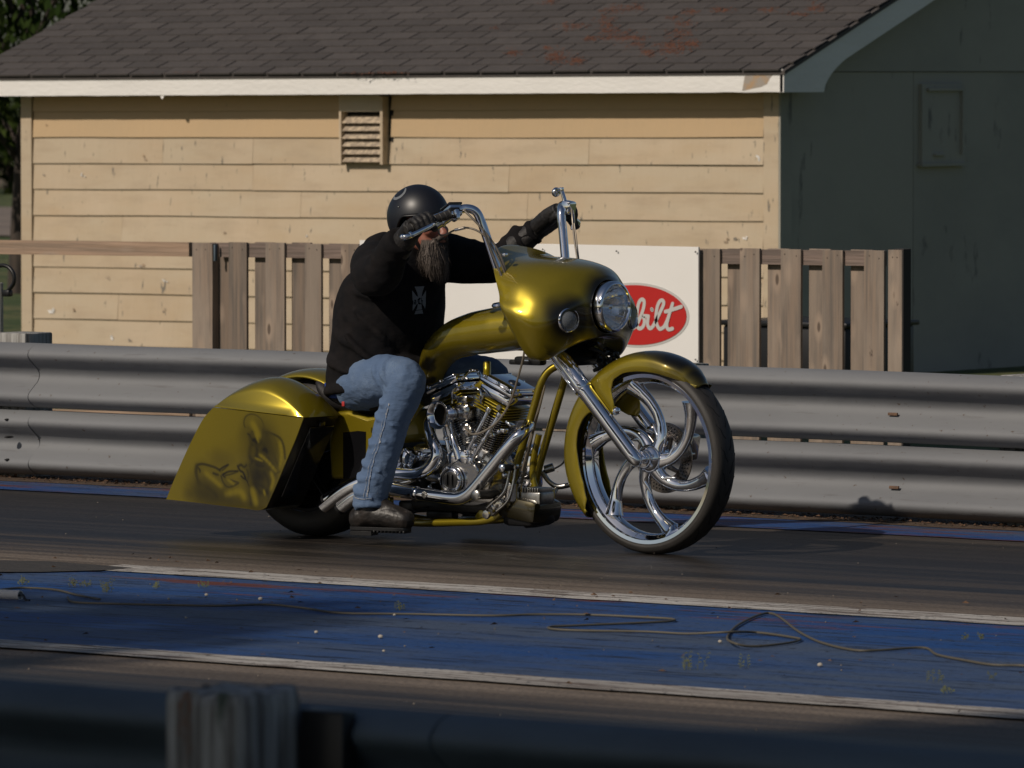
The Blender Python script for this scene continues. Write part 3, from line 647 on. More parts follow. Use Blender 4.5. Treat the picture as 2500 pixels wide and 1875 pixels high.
# black bent nozzle on a post at the left edge
q=atY(2,725,27.2)
hy=empty('hydrant',(q.x,27.2,0),'dark standpipe with black bent nozzle at the left edge behind the guardrail','standpipe')
def hp(px,py): 
    c=atY(px,py,27.2); return Vector((c.x-hy.location.x,0,c.z))
MB().tube([hp(-12,652),hp(8,648),hp(24,655),hp(34,672),hp(33,692),hp(20,710)],.011,10).build('nozzle',M['dark'],hy)
MB().bbox(hp(18,716),(.05,.04,.035),.008).build('valve',M['dark'],hy)
MB().cyl((hp(0,720).x-.005,0,-.1),hp(-2,690),.022,12).build('standpipe',M['post'],hy)
M['leaf']=mat('foliage',(.050,.085,.018),.9,spec=.1,noise=((1.2,1.2,1.2),.42,.6,(.075,.105,.024)))
M['leafd']=mat('dark_foliage',(.016,.030,.007),.95,spec=.05,noise=((.8,.8,.8),.42,.6,(.035,.05,.012)))
M['bark']=mat('bark',(.06,.045,.035),.95,noise=((20,20,3),.4,.6,(.03,.024,.02)),bump=((20,20,3),.02))
def tree(name,loc,h,r,n,leaf,label,m,seed,droop=0,group=None,zc=.62,flat=.75):
    rd=random.Random(seed); root=empty(name,loc,label,'tree',group); mb=MB()
    mb.tube([(0,0,-.3),(.05*h*.3,0,h*.25),(0,.04*h,h*.55),(0,0,h*.85)],[.045*h*.6,.03*h*.6,.016*h*.5,.004*h],10,4)
    lobes=[]
    for i in range(9):
        a=rd.uniform(0,6.28); z=h*rd.uniform(zc-.25,zc+.28); d=r*rd.uniform(.25,.7); c=Vector((math.cos(a)*d,math.sin(a)*d,z)); lobes.append((c,r*rd.uniform(.3,.5)))
        mb.tube([(0,0,z*.6),c*.6+Vector((0,0,z*.25)),c],[.012*h*.5,.003*h],6,3)
    mb.build('trunk',M['bark'],root)
    lobes.append((Vector((0,0,h*zc)),r*.5)); cb=MB(); vs=[];fs=[]
    for i in range(n):
        c,lr_=rd.choice(lobes); u=Vector((rd.gauss(0,1),rd.gauss(0,1),rd.gauss(0,1))).normalized()*lr_*(rd.random()**.4)
        q=c+Vector((u.x,u.y,u.z*flat)); s=leaf*rd.uniform(.6,1.4)
        d1=Vector((rd.gauss(0,1),rd.gauss(0,1),rd.gauss(0,1)-droop)).normalized(); d2=d1.cross(Vector((rd.gauss(0,1),rd.gauss(0,1),rd.gauss(0,1)))).normalized()
        b=len(vs); vs+=[q-d1*s,q+d2*s*.45,q+d1*s,q-d2*s*.45]; fs.append((b,b+1,b+2,b+3))
    cb.add(vs,fs); cb.build('crown',m,root,smooth=0); return root
q=atY(10,60,44)
tree('willow_tree',(q.x-1.2,45.5,0),4.6,2.2,9000,.055,'dark green tree with hanging leaves beyond the left end of the roof',M['leafd'],5,droop=2.2,zc=.60)
tree('far_tree',(atZ(20,400).x-3,atZ(20,400).y+30,0),9,6,5000,.22,'blurred green tree far off at the left edge under the eave',M['leafd'],8)
tree('far_tree',(atZ(60,400).x+4,atZ(20,400).y+40,0),10,6,5000,.22,'farther blurred tree partly hidden by the house corner',M['leafd'],9)
b1=atZ(20,470); tree('round_bush',(b1.x,b1.y,-.3),2.2,2.4,2500,.12,'dark blurred bush in front of the dry field at left',M['leafd'],12,zc=.45)
# unseen trees added behind the photographer, sized to cast shade on the near lane
for i,(x,y,h,r) in enumerate(((-10.5,-5.0,15.7,3.9),(-15.6,-5.4,16.6,4.0),(-20.5,-5.0,16.8,4.0),(-26,-6,14.5,4.2))):
    tree('shade_tree',(x,y,0),h,r,9000,.27,['broad tree beside the near guardrail, behind the camera','tall tree left behind the camera','smaller tree farthest left behind the camera','tallest tree right behind the camera'][i],M['leaf'],20+i,group='trees behind the photographer',zc=.74,flat=.95)
# ---------------- motorcycle ----------------
bike=empty('motorcycle',(O.x,O.y,0),'gold custom motorcycle with big chrome front wheel and stretched airbrushed saddlebags','motorcycle')
def setink(o,fn):
    me=o.data; at=me.attributes.new('ink','FLOAT','POINT')
    at.data.foreach_set('value',[max(0,min(1,fn(v.co))) for v in me.vertices])
def sstep(a,b,x): t=max(0,min(1,(x-a)/(b-a))); return t*t*(3-2*t)
# --- front wheel ---
fwc=Vector((0,0,.392)); WR=.392
fw=empty('front_wheel',fwc); fw.parent=bike; fw.rotation_euler=(0,0,-R(2.5))
tp=[(.334,-.050),(.345,-.056),(.350,-.0585),(.352,-.0575),(.357,-.0605),(.364,-.0620),(.366,-.0608),(.374,-.060),(.384,-.050),(.3895,-.036),(.392,-.018),(.3925,0)]
tp=tp+[(r,-y) for r,y in reversed(tp[:-1])]
tyre=MB().lathe(tp,(0,0,0),(0,1,0),120,caps=False).build('tyre',M['rubber'],fw,smooth=60)
gv=MB()      # tread grooves: slanting zigzag channels, sunk colour strips a hair above the carcass
def tp_at(y):
    ys=sorted(tp,key=lambda q:q[1])
    for a,b in zip(ys[:-1],ys[1:]):
        if a[1]<=y<=b[1]: return a[0]+(b[0]-a[0])*(y-a[1])/(b[1]-a[1]+1e-9)
    return .36
for k in range(26):
    for s in (-1,1):
        a0=2*math.pi*(k+(.5 if s>0 else 0))/26; P=[]
        for (da,yy) in ((0,.006),(.05,.020),(.10,.024),(.16,.040),(.21,.050)):
            r_=tp_at(s*yy)+.0006; a=a0+da; P.append(Vector((math.cos(a)*r_,s*yy,math.sin(a)*r_)))
        for i in range(len(P)-1):
            n_=Vector((P[i].x,0,P[i].z)).normalized(); t_=(P[i+1]-P[i]).normalized(); w_=t_.cross(n_).normalized()*.0030
            gv.add([P[i]-w_,P[i]+w_,P[i+1]+w_,P[i+1]-w_],[(0,1,2,3)])
gv.build('tread_grooves',M['tread'],tyre,smooth=0)['kind']='stuff'
rimp=[(.334,-.058),(.349,-.060),(.352,-.056),(.350,-.050),(.343,-.047),(.338,-.044),(.332,-.036),(.326,-.034),(.322,-.028),(.316,-.026),(.312,-.020),(.309,-.012),(.309,.012),(.312,.020),(.322,.028),(.334,.045),(.349,.052),(.352,.058),(.346,.060),(.336,.052),(.334,.03),(.334,-.03)]
rim=MB().lathe(rimp,(0,0,0),(0,1,0),140,closed_prof=True).build('rim',M['chrome'],fw,smooth=50)
def pol(a,r,y=0): return Vector((math.cos(a)*r,y,math.sin(a)*r))
hub=MB(); hub.lathe([(.02,-.085),(.034,-.083),(.040,-.075),(.040,-.058),(.050,-.050),(.058,-.040),(.060,-.02),(.056,.03),(.045,.05),(.03,.07)],(0,0,0),(0,1,0),48).build('hub',M['chrome'],fw)
for k in range(6):
    a0=R(109.5-60*k); mb=MB()
    for (sw,off,rt,wd) in ((-58,0,.314,.0200),(-50,.05,.312,.0125)):
        pts=[];rad=[]
        for i in range(7):
            t_=i/6; r_=.045+(rt-.045)*t_; a=a0+R(sw)*(1-t_)**1.15*(1.0)+ (off if sw>-50 else 0)*-(t_)*1.2
            # leave the hub radially, sweep over towards the rim
            pts.append(pol(a,r_,-.012+.010*math.sin(t_*3.1))); rad.append(wd*(1.35-.75*math.sin(t_*3.14)*.6) if i<6 else wd*1.7)
        mb.tube(pts,rad,14,6,flat=1.25,up=(0,1,0))
    b0=a0+R(-66); mb.tube([pol(b0+.5,.055,-.016),pol(b0+.42,.095,-.018),pol(b0+.62,.115,-.016),pol(b0+.80,.145,-.012)],[.014,.011,.008,.001],10,5,up=(0,1,0))
    mb.build('spoke',M['chrome'],fw,smooth=60)
for k in range(6):
    MB().lathe([(.0065,0),(.0065,.006),(.004,.009)],pol(R(20+60*k),.042,-.055),(0,-1,0),10).build('wheel_bolt',M['chrome'],fw)
dsc=MB(); 
dsc.lathe([(.088,.064),(.146,.064),(.146,.070),(.088,.070)],(0,0,0),(0,1,0),90,closed_prof=True)
for k in range(7): 
    a=2*math.pi*k/7; dsc.tube([pol(a,.045,.060),pol(a+.25,.092,.066)],[.012,.009],8)
dsc=dsc.build('brake_disc',M['disc'],fw,smooth=40)
hl=MB()
for k in range(48):
    for j in range(3):
        a=2*math.pi*(k+j*.33)/48; hl.lathe([(.0033,0),(.0033,.0008)],pol(a,.103+.014*j,.0632),(0,-1,0),6)
hl.build('vent_holes',M['tread'],dsc,smooth=0)['kind']='stuff'
# --- front fender (wraps the tyre, deep skirts) ---
th_=[50,54,60,70,82,90,105,114,119,122,127,134,140,143,148,153,162,172,181,190,200,212,219]
ro_=[.405,.418,.430,.436,.440,.441,.440,.438,.437,.436,.435,.435,.434,.434,.434,.433,.432,.430,.428,.424,.418,.410,.404]
ri_=[.402,.386,.372,.364,.360,.359,.362,.352,.318,.262,.232,.226,.262,.314,.330,.338,.342,.336,.326,.320,.316,.330,.375]
N=150; th=lin(th_,N)
def interp(xs,ys,x):
    for i in range(len(xs)-1):
        if xs[i]<=x<=xs[i+1]: return ys[i]+(ys[i+1]-ys[i])*(x-xs[i])/(xs[i+1]-xs[i])
    return ys[-1]
ths=[50+(219-50)*i/(N-1) for i in range(N)]; rs=[]; hw=.088
for a in ths:
    ro=interp(th_,ro_,a); ri=interp(th_,ri_,a); row=[]
    taper=.55+.45*sstep(50,75,a); h_=hw*taper
    sec=[]
    m_=10
    for j in range(m_+1):   # near skirt bottom -> shoulder
        t_=j/m_; rr=ri+(ro-.045-ri)*t_; sec.append((rr,-h_*(1.0+.03*math.sin(t_*3))))
    for j in range(1,m_*2):
        f=math.pi*j/(2*m_); sec.append((ro-.045+.045*math.sin(f),-h_*math.cos(f)))
    for j in range(m_+1):
        t_=1-j/m_; rr=ri+(ro-.045-ri)*t_; sec.append((rr,h_*(1.0+.03*math.sin(t_*3))))
    A=R(a); rs.append([Vector((math.cos(A)*r,y,math.sin(A)*r))+fwc for r,y in sec])
fen=MB().rings(rs,closed=False,caps=False).build('front_fender',M['gold'],bike,smooth=50)
sm=fen.modifiers.new('solid','SOLIDIFY'); sm.thickness=.004; sm.offset=0
def finkfn(co):
    a=math.degrees(math.atan2(co.z-fwc.z,co.x)); r=math.hypot(co.x,co.z-fwc.z)
    n_=noise.noise(Vector((a*.05,r*20,co.y*9)))*1.0; n2=noise.noise(Vector((a*.11,r*9,co.y*8+5)))
    up=sstep(.375,.425,r)
    k=(1-sstep(72,96,a+n_*16-up*6))*(.45+.55*up)*(1 if a>0 else 0) 
    lighten=sstep(.0,.45,n2)*(1-sstep(56,66,a))
    return k*.97*(1-.65*lighten)
setink(fen,finkfn)
# fender bracket bolts
for q in (B(1507,1003,-.092),):
    MB().lathe([(.016,0),(.018,.01),(.012,.02),(.003,.024)],q,(0,-1,0),20).build('fender_bolt',M['chrome'],bike)
# --- fork legs ---
def fork(y):
    top=B(1366-(y+.12)*366*0,868,-.115); bot=B(1560,1134,-.125); top=Vector((top.x,y,top.z)); bot=Vector((bot.x,y,bot.z))
    d=(bot-top).normalized(); L=(bot-top).length; up_L=L*.31
    f=empty('fork_leg',top); f.parent=bike
    z=Vector((0,0,0))
    MB().lathe([(.030,-.02),(.033,0),(.0335,.01),(.038,up_L*.9),(.039,up_L),(.0365,up_L+.004)],z,d,40).build('fork_cover',M['chrome'],f,smooth=50)
    MB().lathe([(.033,up_L+.002),(.0345,up_L+.012),(.0325,up_L+.02),(.0325,L-.055),(.031,L-.035),(.025,L-.012),(.014,L+.002),(.002,L+.006)],z,d,40).build('fork_slider',M['chrome'],f,smooth=60)
    # raised flames down the cover
    a=Vector((0,1,0)); e=d.cross(a).normalized(); fl_=MB()
    for k in range(6):
        ph=k*math.pi/3-.4
        for (s0,s1,tw_) in ((.004,.75,.5),(.10,.98,-.45),(.3,1.0,.35)):
            P=[]
            for i in range(6):
                t_=i/5; s=up_L*(s0+(s1-s0)*t_); pp=ph+tw_*math.sin(t_*4.5)*.5; rr=.0335+.0055*s/up_L
                P.append(d*s+(a*math.cos(pp)+e*math.sin(pp))*rr)
            fl_.tube(P,[.0045,.0055,.004,.003,.0018,.0006],6,4)
    fl_.build('flame_relief',M['chrome'],f,smooth=60)
    return f,top,bot
fork(-.122); fork(.122)
ax=MB(); ax.cyl((0,-.118,.392),(0,.15,.392),.012)
ax.build('axle',M['chrome'],bike)
# caliper behind the wheel
c=MB(); c.bbox((-.045,.10,.49),(.10,.06,.055),.014,Matrix.Rotation(R(40),3,'Y')); c.cyl((-.07,.06,.50),(-.07,.10,.50),.02); c.cyl((-.02,.06,.47),(-.02,.10,.47),.02); c.build('brake_caliper',M['chrome'],bike)
c=MB(); c.bbox((.115,.10,.44),(.05,.06,.11),.014,Matrix.Rotation(R(10),3,'Y')); c.cyl((.12,.06,.47),(.12,.10,.47),.017); c.cyl((.12,.06,.41),(.12,.10,.41),.017); c.build('brake_caliper',M['cast'],bike)
# triple tree under the fairing
tt=MB(); q=B(1366,872,-.12); tt.bbox((q.x-.0,0,q.z+.0),(.08,.30,.045),.012,Matrix.Rotation(R(42),3,'Y')); tt.bbox((q.x-.04,0,q.z+.07),(.07,.26,.10),.02,Matrix.Rotation(R(42),3,'Y'))
tt.cyl((q.x-.07,0,q.z+.02),(q.x-.115,0,q.z+.12),.035)
for yy in (-.122,.122): tt.cyl((q.x-.02,yy,q.z+.03),(q.x-.10,yy,q.z+.13),.03,24)
tt.build('triple_tree',M['dark'],bike)
hb=MB(); 
for i,(px,py) in enumerate(((1478,862),(1492,880),(1470,885),(1500,868),(1462,868),(1485,900),(1452,858))):
    a=B(px,py,.05+.01*i); hb.bbox(a,(.03,.04,.022),.004,Matrix.Rotation(.5*i,3,'Y')); hb.cyl(a,a+Vector((.02,-.03,-.01*i+.02)),.006,8)
hb.tube([B(1440,850,0),B(1470,862,.03),B(1475,890,.05),B(1450,905,.05)],.008,8); hb.tube([B(1480,850,.08),B(1505,862,.08),B(1512,880,.09)],.007,8)
hb.build('horn_and_wiring',M['dark'],bike)
# --- fairing shell ---
def ring0(v):
    a=R(-90-v*180/7); return Vector((-.238,.112*math.cos(a),1.010+.112*math.sin(a)))
rg=[[ring0(v) for v in range(8)],
 [(-.252,0,.886),(-.256,-.09,.880),(-.275,-.175,.880),(-.290,-.262,.945),(-.278,-.235,1.015),(-.270,-.165,1.075),(-.262,-.09,1.125),(-.252,0,1.142)],
 [(-.285,0,.885),(-.295,-.11,.868),(-.325,-.235,.832),(-.360,-.328,.930),(-.365,-.312,1.020),(-.352,-.245,1.095),(-.33,-.14,1.160),(-.318,0,1.178)],
 [(-.35,0,.885),(-.36,-.12,.852),(-.375,-.265,.797),(-.43,-.352,.955),(-.452,-.326,1.045),(-.455,-.275,1.120),(-.46,-.17,1.188),(-.46,0,1.205)],
 [(-.40,0,.888),(-.41,-.13,.852),(-.415,-.275,.798),(-.49,-.352,.975),(-.522,-.326,1.050),(-.565,-.275,1.130),(-.62,-.18,1.195),(-.64,0,1.218)],
 [(-.44,0,.872),(-.44,-.13,.842),(-.432,-.278,.80),(-.522,-.343,.990),(-.562,-.315,1.065),(-.630,-.262,1.155),(-.705,-.17,1.226),(-.755,0,1.256)]]
def patch(rg,nu,nv,mirrorit=True):
    rows=[]
    for r in rg:
        r=[Vector(q) for q in r]
        if mirrorit: full=r+[Vector((q.x,-q.y,q.z)) for q in reversed(r[1:-1])]
        rows.append(cr(full,nv,closed=True))
    m_=len(rows[0]); colsU=[cr([rows[i][j] for i in range(len(rows))],nu) for j in range(m_)]
    return [[colsU[j][i] for j in range(m_)] for i in range(len(colsU[0]))]
fr_=patch(rg,10,12)
fmb=MB().rings(fr_,closed=True,caps=False)
fairing=fmb.build('fairing',M['gold'],bike,smooth=80); s=fairing.modifiers.new('solid','SOLIDIFY'); s.thickness=.006; s.offset=-1
HL=Vector((-.232,0,1.010)); DL=B(1382,781,-.215)
def fink(co):
    d1=math.hypot(co.y,co.z-1.01); d2=math.hypot(abs(co.y)-.21,co.z-.962)
    k=max(1-sstep(.112,.175,d1+noise.noise(co*14)*.02),1-sstep(.064,.125,d2+noise.noise(co*14)*.012))
    k2=.9*(1-sstep(.80,.86,co.z+noise.noise(co*9)*.03)) if co.x>-.35 else 0
    return (max(k,k2)*.97) if co.x>-.42 else 0
setink(fairing,fink)
inner=MB().rings([[Vector((q.x-.008,q.y*.93,1.0+(q.z-1.0)*.93)) for q in fr_[-1]],[Vector((q.x+.10,q.y*.8,1.0+(q.z-1.0)*.8)) for q in fr_[-1]]],caps=True).build('dash_panel',M['dark'],bike,smooth=30)
# lamps
def lamp(c,r,ax,nm,deep=.05):
    e=empty(nm,c); e.parent=bike; ax=Vector(ax).normalized(); z=(0,0,0)
    MB().lathe([(r*1.0,-.04),(r*1.06,-.02),(r*1.06,.008),(r*1.02,.016),(r*.95,.018),(r*.90,.012),(r*.88,.004),(r*.90,-.03)],z,ax,56,caps=False).build('bezel',M['chrome'],e,smooth=50)
    MB().lathe([(r*.90,.004),(r*.80,-deep*.35),(r*.6,-deep*.8),(r*.35,-deep*1.15),(r*.16,-deep*1.3),(.001,-deep*1.32)],z,ax,56,caps=False).build('reflector',M['reflector'],e,smooth=70)
    MB().lathe([(r*.16,-deep*1.3),(r*.17,-deep*.3),(r*.12,-deep*.1),(.001,-deep*.05)],z,ax,24).build('bulb_shield',M['chrome'],e,smooth=60)
    ft_=MB()
    for k in range(12):
        a=k*math.pi/6; u=Vector((0,math.cos(a),math.sin(a))); ft_.tube([u*r*.30+ax*(-deep*1.1),u*r*.6+ax*(-deep*.72),u*r*.86+ax*(-.004)],.0022,5,3)
    ft_.build('reflector_flutes',M['chrome'],e)
    MB().lathe([(r*.93,.006),(r*.90,.012),(r*.6,.022),(r*.3,.027),(.001,.028),(.001,.0255),(r*.3,.0245),(r*.6,.0195),(r*.9,.0095)],z,ax,56,caps=False).build('lens',M['lens'],e,smooth=70)
    return e
lamp(HL+Vector((.02,0,0)),.100,(1,0,-.02),'headlight',.07)
for s in (-1,1): lamp(Vector((DL.x+.005,DL.y*-s,DL.z)) if s>0 else Vector((DL.x+.005,DL.y,DL.z)),.049,(1,.34*s,0) if s<0 else (1,.34,0),'driving_light',.035)
# small markers beside the headlight
for y in (-.125,.125):
    MB().lathe([(.018,-.01),(.018,.006),(.012,.012),(.002,.015)],Vector((-.262,y,.985)),(1,-.4 if y<0 else .4,0),20).build('marker_lamp',M['chrome'],bike)
# --- tank ---
tk=[(-.42,.945,.045,.10),(-.50,.935,.075,.125),(-.62,.920,.092,.142),(-.76,.905,.098,.150),(-.90,.885,.093,.146),(-1.00,.862,.082,.134),(-1.08,.825,.068,.115),(-1.135,.775,.052,.095),(-1.165,.715,.038,.075),(-1.172,.660,.028,.060),(-1.165,.620,.016,.045)]
cen=cr([(a,0,b) for a,b,_,_ in tk],8); hh=lin([q[2] for q in tk],len(cen)); ww=lin([q[3] for q in tk],len(cen)); rs=[]
for i,cc in enumerate(cen):
    T=(cen[min(i+1,len(cen)-1)]-cen[max(i-1,0)]).normalized(); Nn=Vector((0,1,0)).cross(T).normalized()
    if Nn.z<0 and abs(Nn.z)>.3: Nn=-Nn
    if abs(Nn.z)<=.3 and Nn.x>0: Nn=-Nn
    ring=[]
    for k in range(40):
        a=2*math.pi*k/40; ca,sa=math.cos(a),math.sin(a); e=.82
        yy=math.copysign(abs(ca)**e,ca)*ww[i]; zz_=math.copysign(abs(sa)**e,sa)*hh[i]
        if sa<0: zz_*=.95; 
        ring.append(cc+Vector((0,yy,0))+Nn*zz_)
    rs.append(ring)
tank=MB().rings(rs).build('fuel_tank',M['gold'],bike,smooth=80)
def tink(co):
    f=noise.noise(Vector((co.x*9+co.z*6,co.z*20-co.x*10,co.y*6)))
    edge=sstep(-.99,-1.10,co.x+f*.055); band=sstep(.02,.30,f+.25*noise.noise(co*22))
    under=1-sstep(.805,.835,co.z+.6*(co.x+.9)*(co.x<-.9)+f*.01)
    return .95*edge*max(band,.35)
setink(tank,tink)
MB().lathe([(.034,0),(.036,.006),(.030,.014),(.002,.018)],(-.78,-.03,1.0),(0,-.15,1),28).build('fuel_cap',M['chrome'],bike)
# --- frame ---
frm=MB()
for s in (-1,1):
    y=.078*s; 
    P=[(1366,884),(1335,905),(1321,935),(1306,985),(1290,1040),(1262,1135),(1246,1200),(1225,1250),(1190,1270),(1120,1275),(1010,1276),(930,1262),(880,1240)]
    pts=[]
    for i,(px,py) in enumerate(P):
        q=B(px,py,-.078); pts.append(Vector((q.x,y*(.45 if i==0 else .8 if i==1 else 1),q.z)))
    frm.tube(pts,.0165,14,5)
    q=[B(1030,985,-.09),B(1000,1018,-.1),B(969,1056,-.1),B(905,1105,-.1),B(840,1160,-.1)]
    frm.tube([Vector((v.x,s*.09,v.z)) for v in q],.015,12,4)
q=B(1330,885,0); frm.tube([(q.x+.02,0,q.z+.06),(q.x-.25,0,q.z+.06),(q.x-.6,0,q.z-.02),(-1.2,0,.62)],.02,12,4)
frm.tube([B(1189,884,-.02),B(1189,905,-.03),B(1187,922,-.05),B(1178,936,-.06),B(1166,946,-.06)],.0165,14,5)
frm.build('frame',M['gold'],bike,smooth=60)
# --- engine ---
eng=empty('engine',(-.90,0,.30)); eng.parent=bike
EC=Vector((-.90,0,.30))
def eb(mb,name,m,smooth=45,par=None): 
    mb.v=[tuple(Vector(v)-EC) for v in mb.v]; return mb.build(name,m,par or eng,smooth=smooth)
ck=MB(); ck.lathe([(.10,-.075),(.118,-.065),(.122,-.03),(.122,.03),(.118,.065),(.10,.075)],(-.90,0,.315),(0,1,0),48); ck.bbox((-1.10,0,.33),(.24,.17,.17),.03); ck.bbox((-.90,0,.20),(.30,.15,.06),.02)
eb(ck,'crankcase',M['cast'])
cc_=B(1112,1160,-.13)
cv=MB(); 
outl=[B(x,y,-.115) for x,y in ((1068,1168),(1078,1140),(1100,1124),(1130,1122),(1158,1128),(1170,1150),(1160,1180),(1140,1200),(1118,1206),(1090,1204),(1074,1190))]
cv.prism(outl,(0,.06,0))
o=eb(cv,'cam_cover',M['cast'],30); bv=o.modifiers.new('bevel','BEVEL'); bv.width=.012; bv.segments=3
tc_=B(1105,1172,-.12)
cv=MB(); cv.lathe([(.058,.0),(.060,.014),(.055,.022),(.047,.024),(.044,.016),(.040,.010),(.002,.010)],tc_,(0,-1,0),40); eb(cv,'timer_cover',M['chrome'])
cv=MB(); cv.lathe([(.037,.0),(.037,.014),(.03,.017),(.002,.017)],tc_,(0,-1,0),30); cv.bbox(tc_+Vector((.01,-.022,.0)),(.012,.012,.05),.003); cv.bbox(tc_+Vector((-.014,-.022,.0)),(.008,.012,.05),.003); eb(cv,'timer_recess',M['dark'])
for k in range(5):
    a=R(30+72*k); eb(MB().lathe([(.007,0),(.006,.006),(.001,.008)],tc_+Vector((math.cos(a)*.053,-.022,math.sin(a)*.053)),(0,-1,0),8),'cover_bolt',M['chrome'])
def cylinder(s,nm):
    ang_=R(22.5)*s; up=Vector((math.sin(ang_),0,math.cos(ang_))); fwd=Vector((math.cos(ang_),0,-math.sin(ang_))); base=Vector((-.90,0,.315))
    rot=Matrix((fwd,(0,1,0),up)).transposed()
    c0=empty(nm,base-EC); c0.parent=eng
    def put(mb,name,m,sm=40): mb.v=[tuple(rot@Vector(v)) for v in mb.v]; return mb.build(name,m,c0,smooth=sm)
    put(MB().lathe([(.056,.09),(.056,.25)],(0,0,0),(0,0,1),32),'barrel',M['dark'])
    fn=MB()
    for k in range(15):
        z=.108+.0098*k; n_=40; r_=.074
        ring=lambda zz_:[(math.copysign(abs(math.cos(2*math.pi*i/n_))**.75,math.cos(2*math.pi*i/n_))*r_,math.copysign(abs(math.sin(2*math.pi*i/n_))**.75,math.sin(2*math.pi*i/n_))*r_*1.06,zz_) for i in range(n_)]
        fn.rings([ring(z),ring(z+.0042)])
    put(fn,'cooling_fins',M['cast'],30)['kind']='stuff'
    hd=MB(); hd.bbox((0,0,.285),(.125,.145,.055),.014); put(hd,'cylinder_head',M['dark'])
    hf=MB()
    for k in range(5): hf.bbox((.0,0,.262+.0125*k),(.168,.176,.0058),.0025)
    put(hf,'head_fins',M['gold'],30)
    rb=MB(); rb.bbox((0,0,.345),(.165,.175,.040),.012); put(rb,'rocker_box',M['chrome'])
    rb=MB(); rb.bbox((0,0,.380),(.180,.190,.022),.009); rb.bbox((0,.0,.395),(.155,.165,.018),.009); put(rb,'rocker_cover',M['chrome'])
    rb=MB(); rb.lathe([(.028,0),(.026,.004),(.001,.004)],(0.02,0,.404),(0,0,1),24); put(rb,'cover_recess',M['dark'])
    for x in (-.075,0,.075):
        for y in (-.085,.085): put(MB().lathe([(.0085,0),(.0085,.010),(.005,.014),(.001,.014)],(x,y,.390),(0,0,1),8),'rocker_bolt',M['chrome'])
    for x in (-.05,.05):
        mb=MB(); mb.cyl((x,-.10,.31),(x,-.085,.31),.012,12); put(mb,'exhaust_stud',M['cast'])
    return c0
cylinder(1,'front_cylinder'); cylinder(-1,'rear_cylinder')
# pushrod tubes
for (a,b) in (((1128,1128),(1196,995)),((1146,1132),(1222,1008)),((1118,1126),(1092,1000)),((1102,1126),(1075,1005))):
    A,Bq=B(*a,-.12),B(*b,-.10); mb=MB(); mb.cyl(A,Bq,.0085,14); mb.cyl(A,A.lerp(Bq,.10),.0145,14); mb.cyl(A.lerp(Bq,.42),A.lerp(Bq,.50),.0125,14); mb.cyl(A.lerp(Bq,.92),Bq,.013,14); eb(mb,'pushrod_tube',M['chrome'])
for px in (1112,1137): 
    mb=MB(); mb.bbox(B(px,1116,-.115),(.055,.05,.05),.01,Matrix.Rotation(R(22 if px>1120 else -22),3,'Y')); eb(mb,'tappet_block',M['chrome'])
# big chrome bar on the left of the V (intake brace)
mb=MB(); mb.tube([B(1103,1060,-.13),B(1112,1090,-.135),B(1122,1120,-.13)],[.010,.016,.020],12,5); eb(mb,'oil_feed',M['chrome'])
# carburettor and bell
cb_=MB(); cb_.bbox(B(1140,1005,-.05),(.085,.09,.075),.02); cb_.bbox(B(1140,975,-.05),(.06,.08,.035),.01); cb_.bbox(B(1143,1050,-.05),(.055,.07,.07),.02); cb_.cyl(B(1140,1040,-.05),B(1143,1085,-.05),.026,20)
eb(cb_,'carburettor',M['cast'])
bellc=B(1070,1013,-.17); bax=Vector((-.08,-1,-.02)).normalized()
bm_=MB(); bm_.lathe([(.026,-.10),(.026,-.07),(.030,-.045),(.040,-.02),(.054,-.002),(.060,.003),(.0595,.007),(.053,.005),(.040,-.012),(.030,-.035),(.024,-.06),(.002,-.062)],bellc,bax,48); eb(bm_,'intake_bell',M['chrome'],60)
ip=MB(); ip.tube([bellc-bax*.085,bellc-bax*.11+Vector((.03,0,.0)),B(1118,1002,-.06)],[.026,.027,.028],20,6); ip.lathe([(.037,0),(.037,.01)],bellc-bax*.07,bax,28); eb(ip,'intake_pipe',M['chrome'])
eb(MB().lathe([(.040,0),(.003,.0)],bellc-bax*.016,bax,30),'bell_throat',M['hole'])
lo=MB(); P=[B(x,y,-.10) for x,y in ((1104,985),(1104,960),(1112,947),(1125,945),(1150,946),(1166,948),(1174,960),(1174,985))]; lo.tube(P,.0042,8,5); eb(lo,'wire_loop',M['chrome'])
br=MB(); br.tube([B(1142,926,-.04),B(1135,918,-.04),B(1150,905,-.03),B(1168,908,-.02),B(1174,924,-.02)],.007,8,5); eb(br,'fuel_line',M['chrome'])
# upper brackets / coil cover / horn plate behind
hp_=MB(); P=[B(x,y,.06) for x,y in ((1095,938),(1140,925),(1185,920),(1215,924),(1238,938),(1230,945),(1100,945))]; hp_.prism(P,(0,.05,0)); eb(hp_,'coil_cover',M['chrome'],30)
# assorted chrome hardware down the front of the engine
rdm=random.Random(5)
hw_=MB()
for i in range(46):
    px=rdm.uniform(1052,1250); py=rdm.uniform(1030,1215)
    if 1175<px and py>1120: px-=60
    q=B(px,py,-.06-.03*rdm.random()); 
    if i%3==0: hw_.sph(q,.006+.006*rdm.random(),10)
    elif i%3==1: hw_.cyl(q,q+Vector((rdm.uniform(-.02,.02),-.02,rdm.uniform(-.02,.02))),.005+.004*rdm.random(),8)
    else: hw_.bbox(q,(.02+.02*rdm.random(),.03,.012+.012*rdm.random()),.004,Matrix.Rotation(rdm.uniform(-1,1),3,'Y'))
eb(hw_,'engine_hardware',M['chrome'])['kind']='stuff'
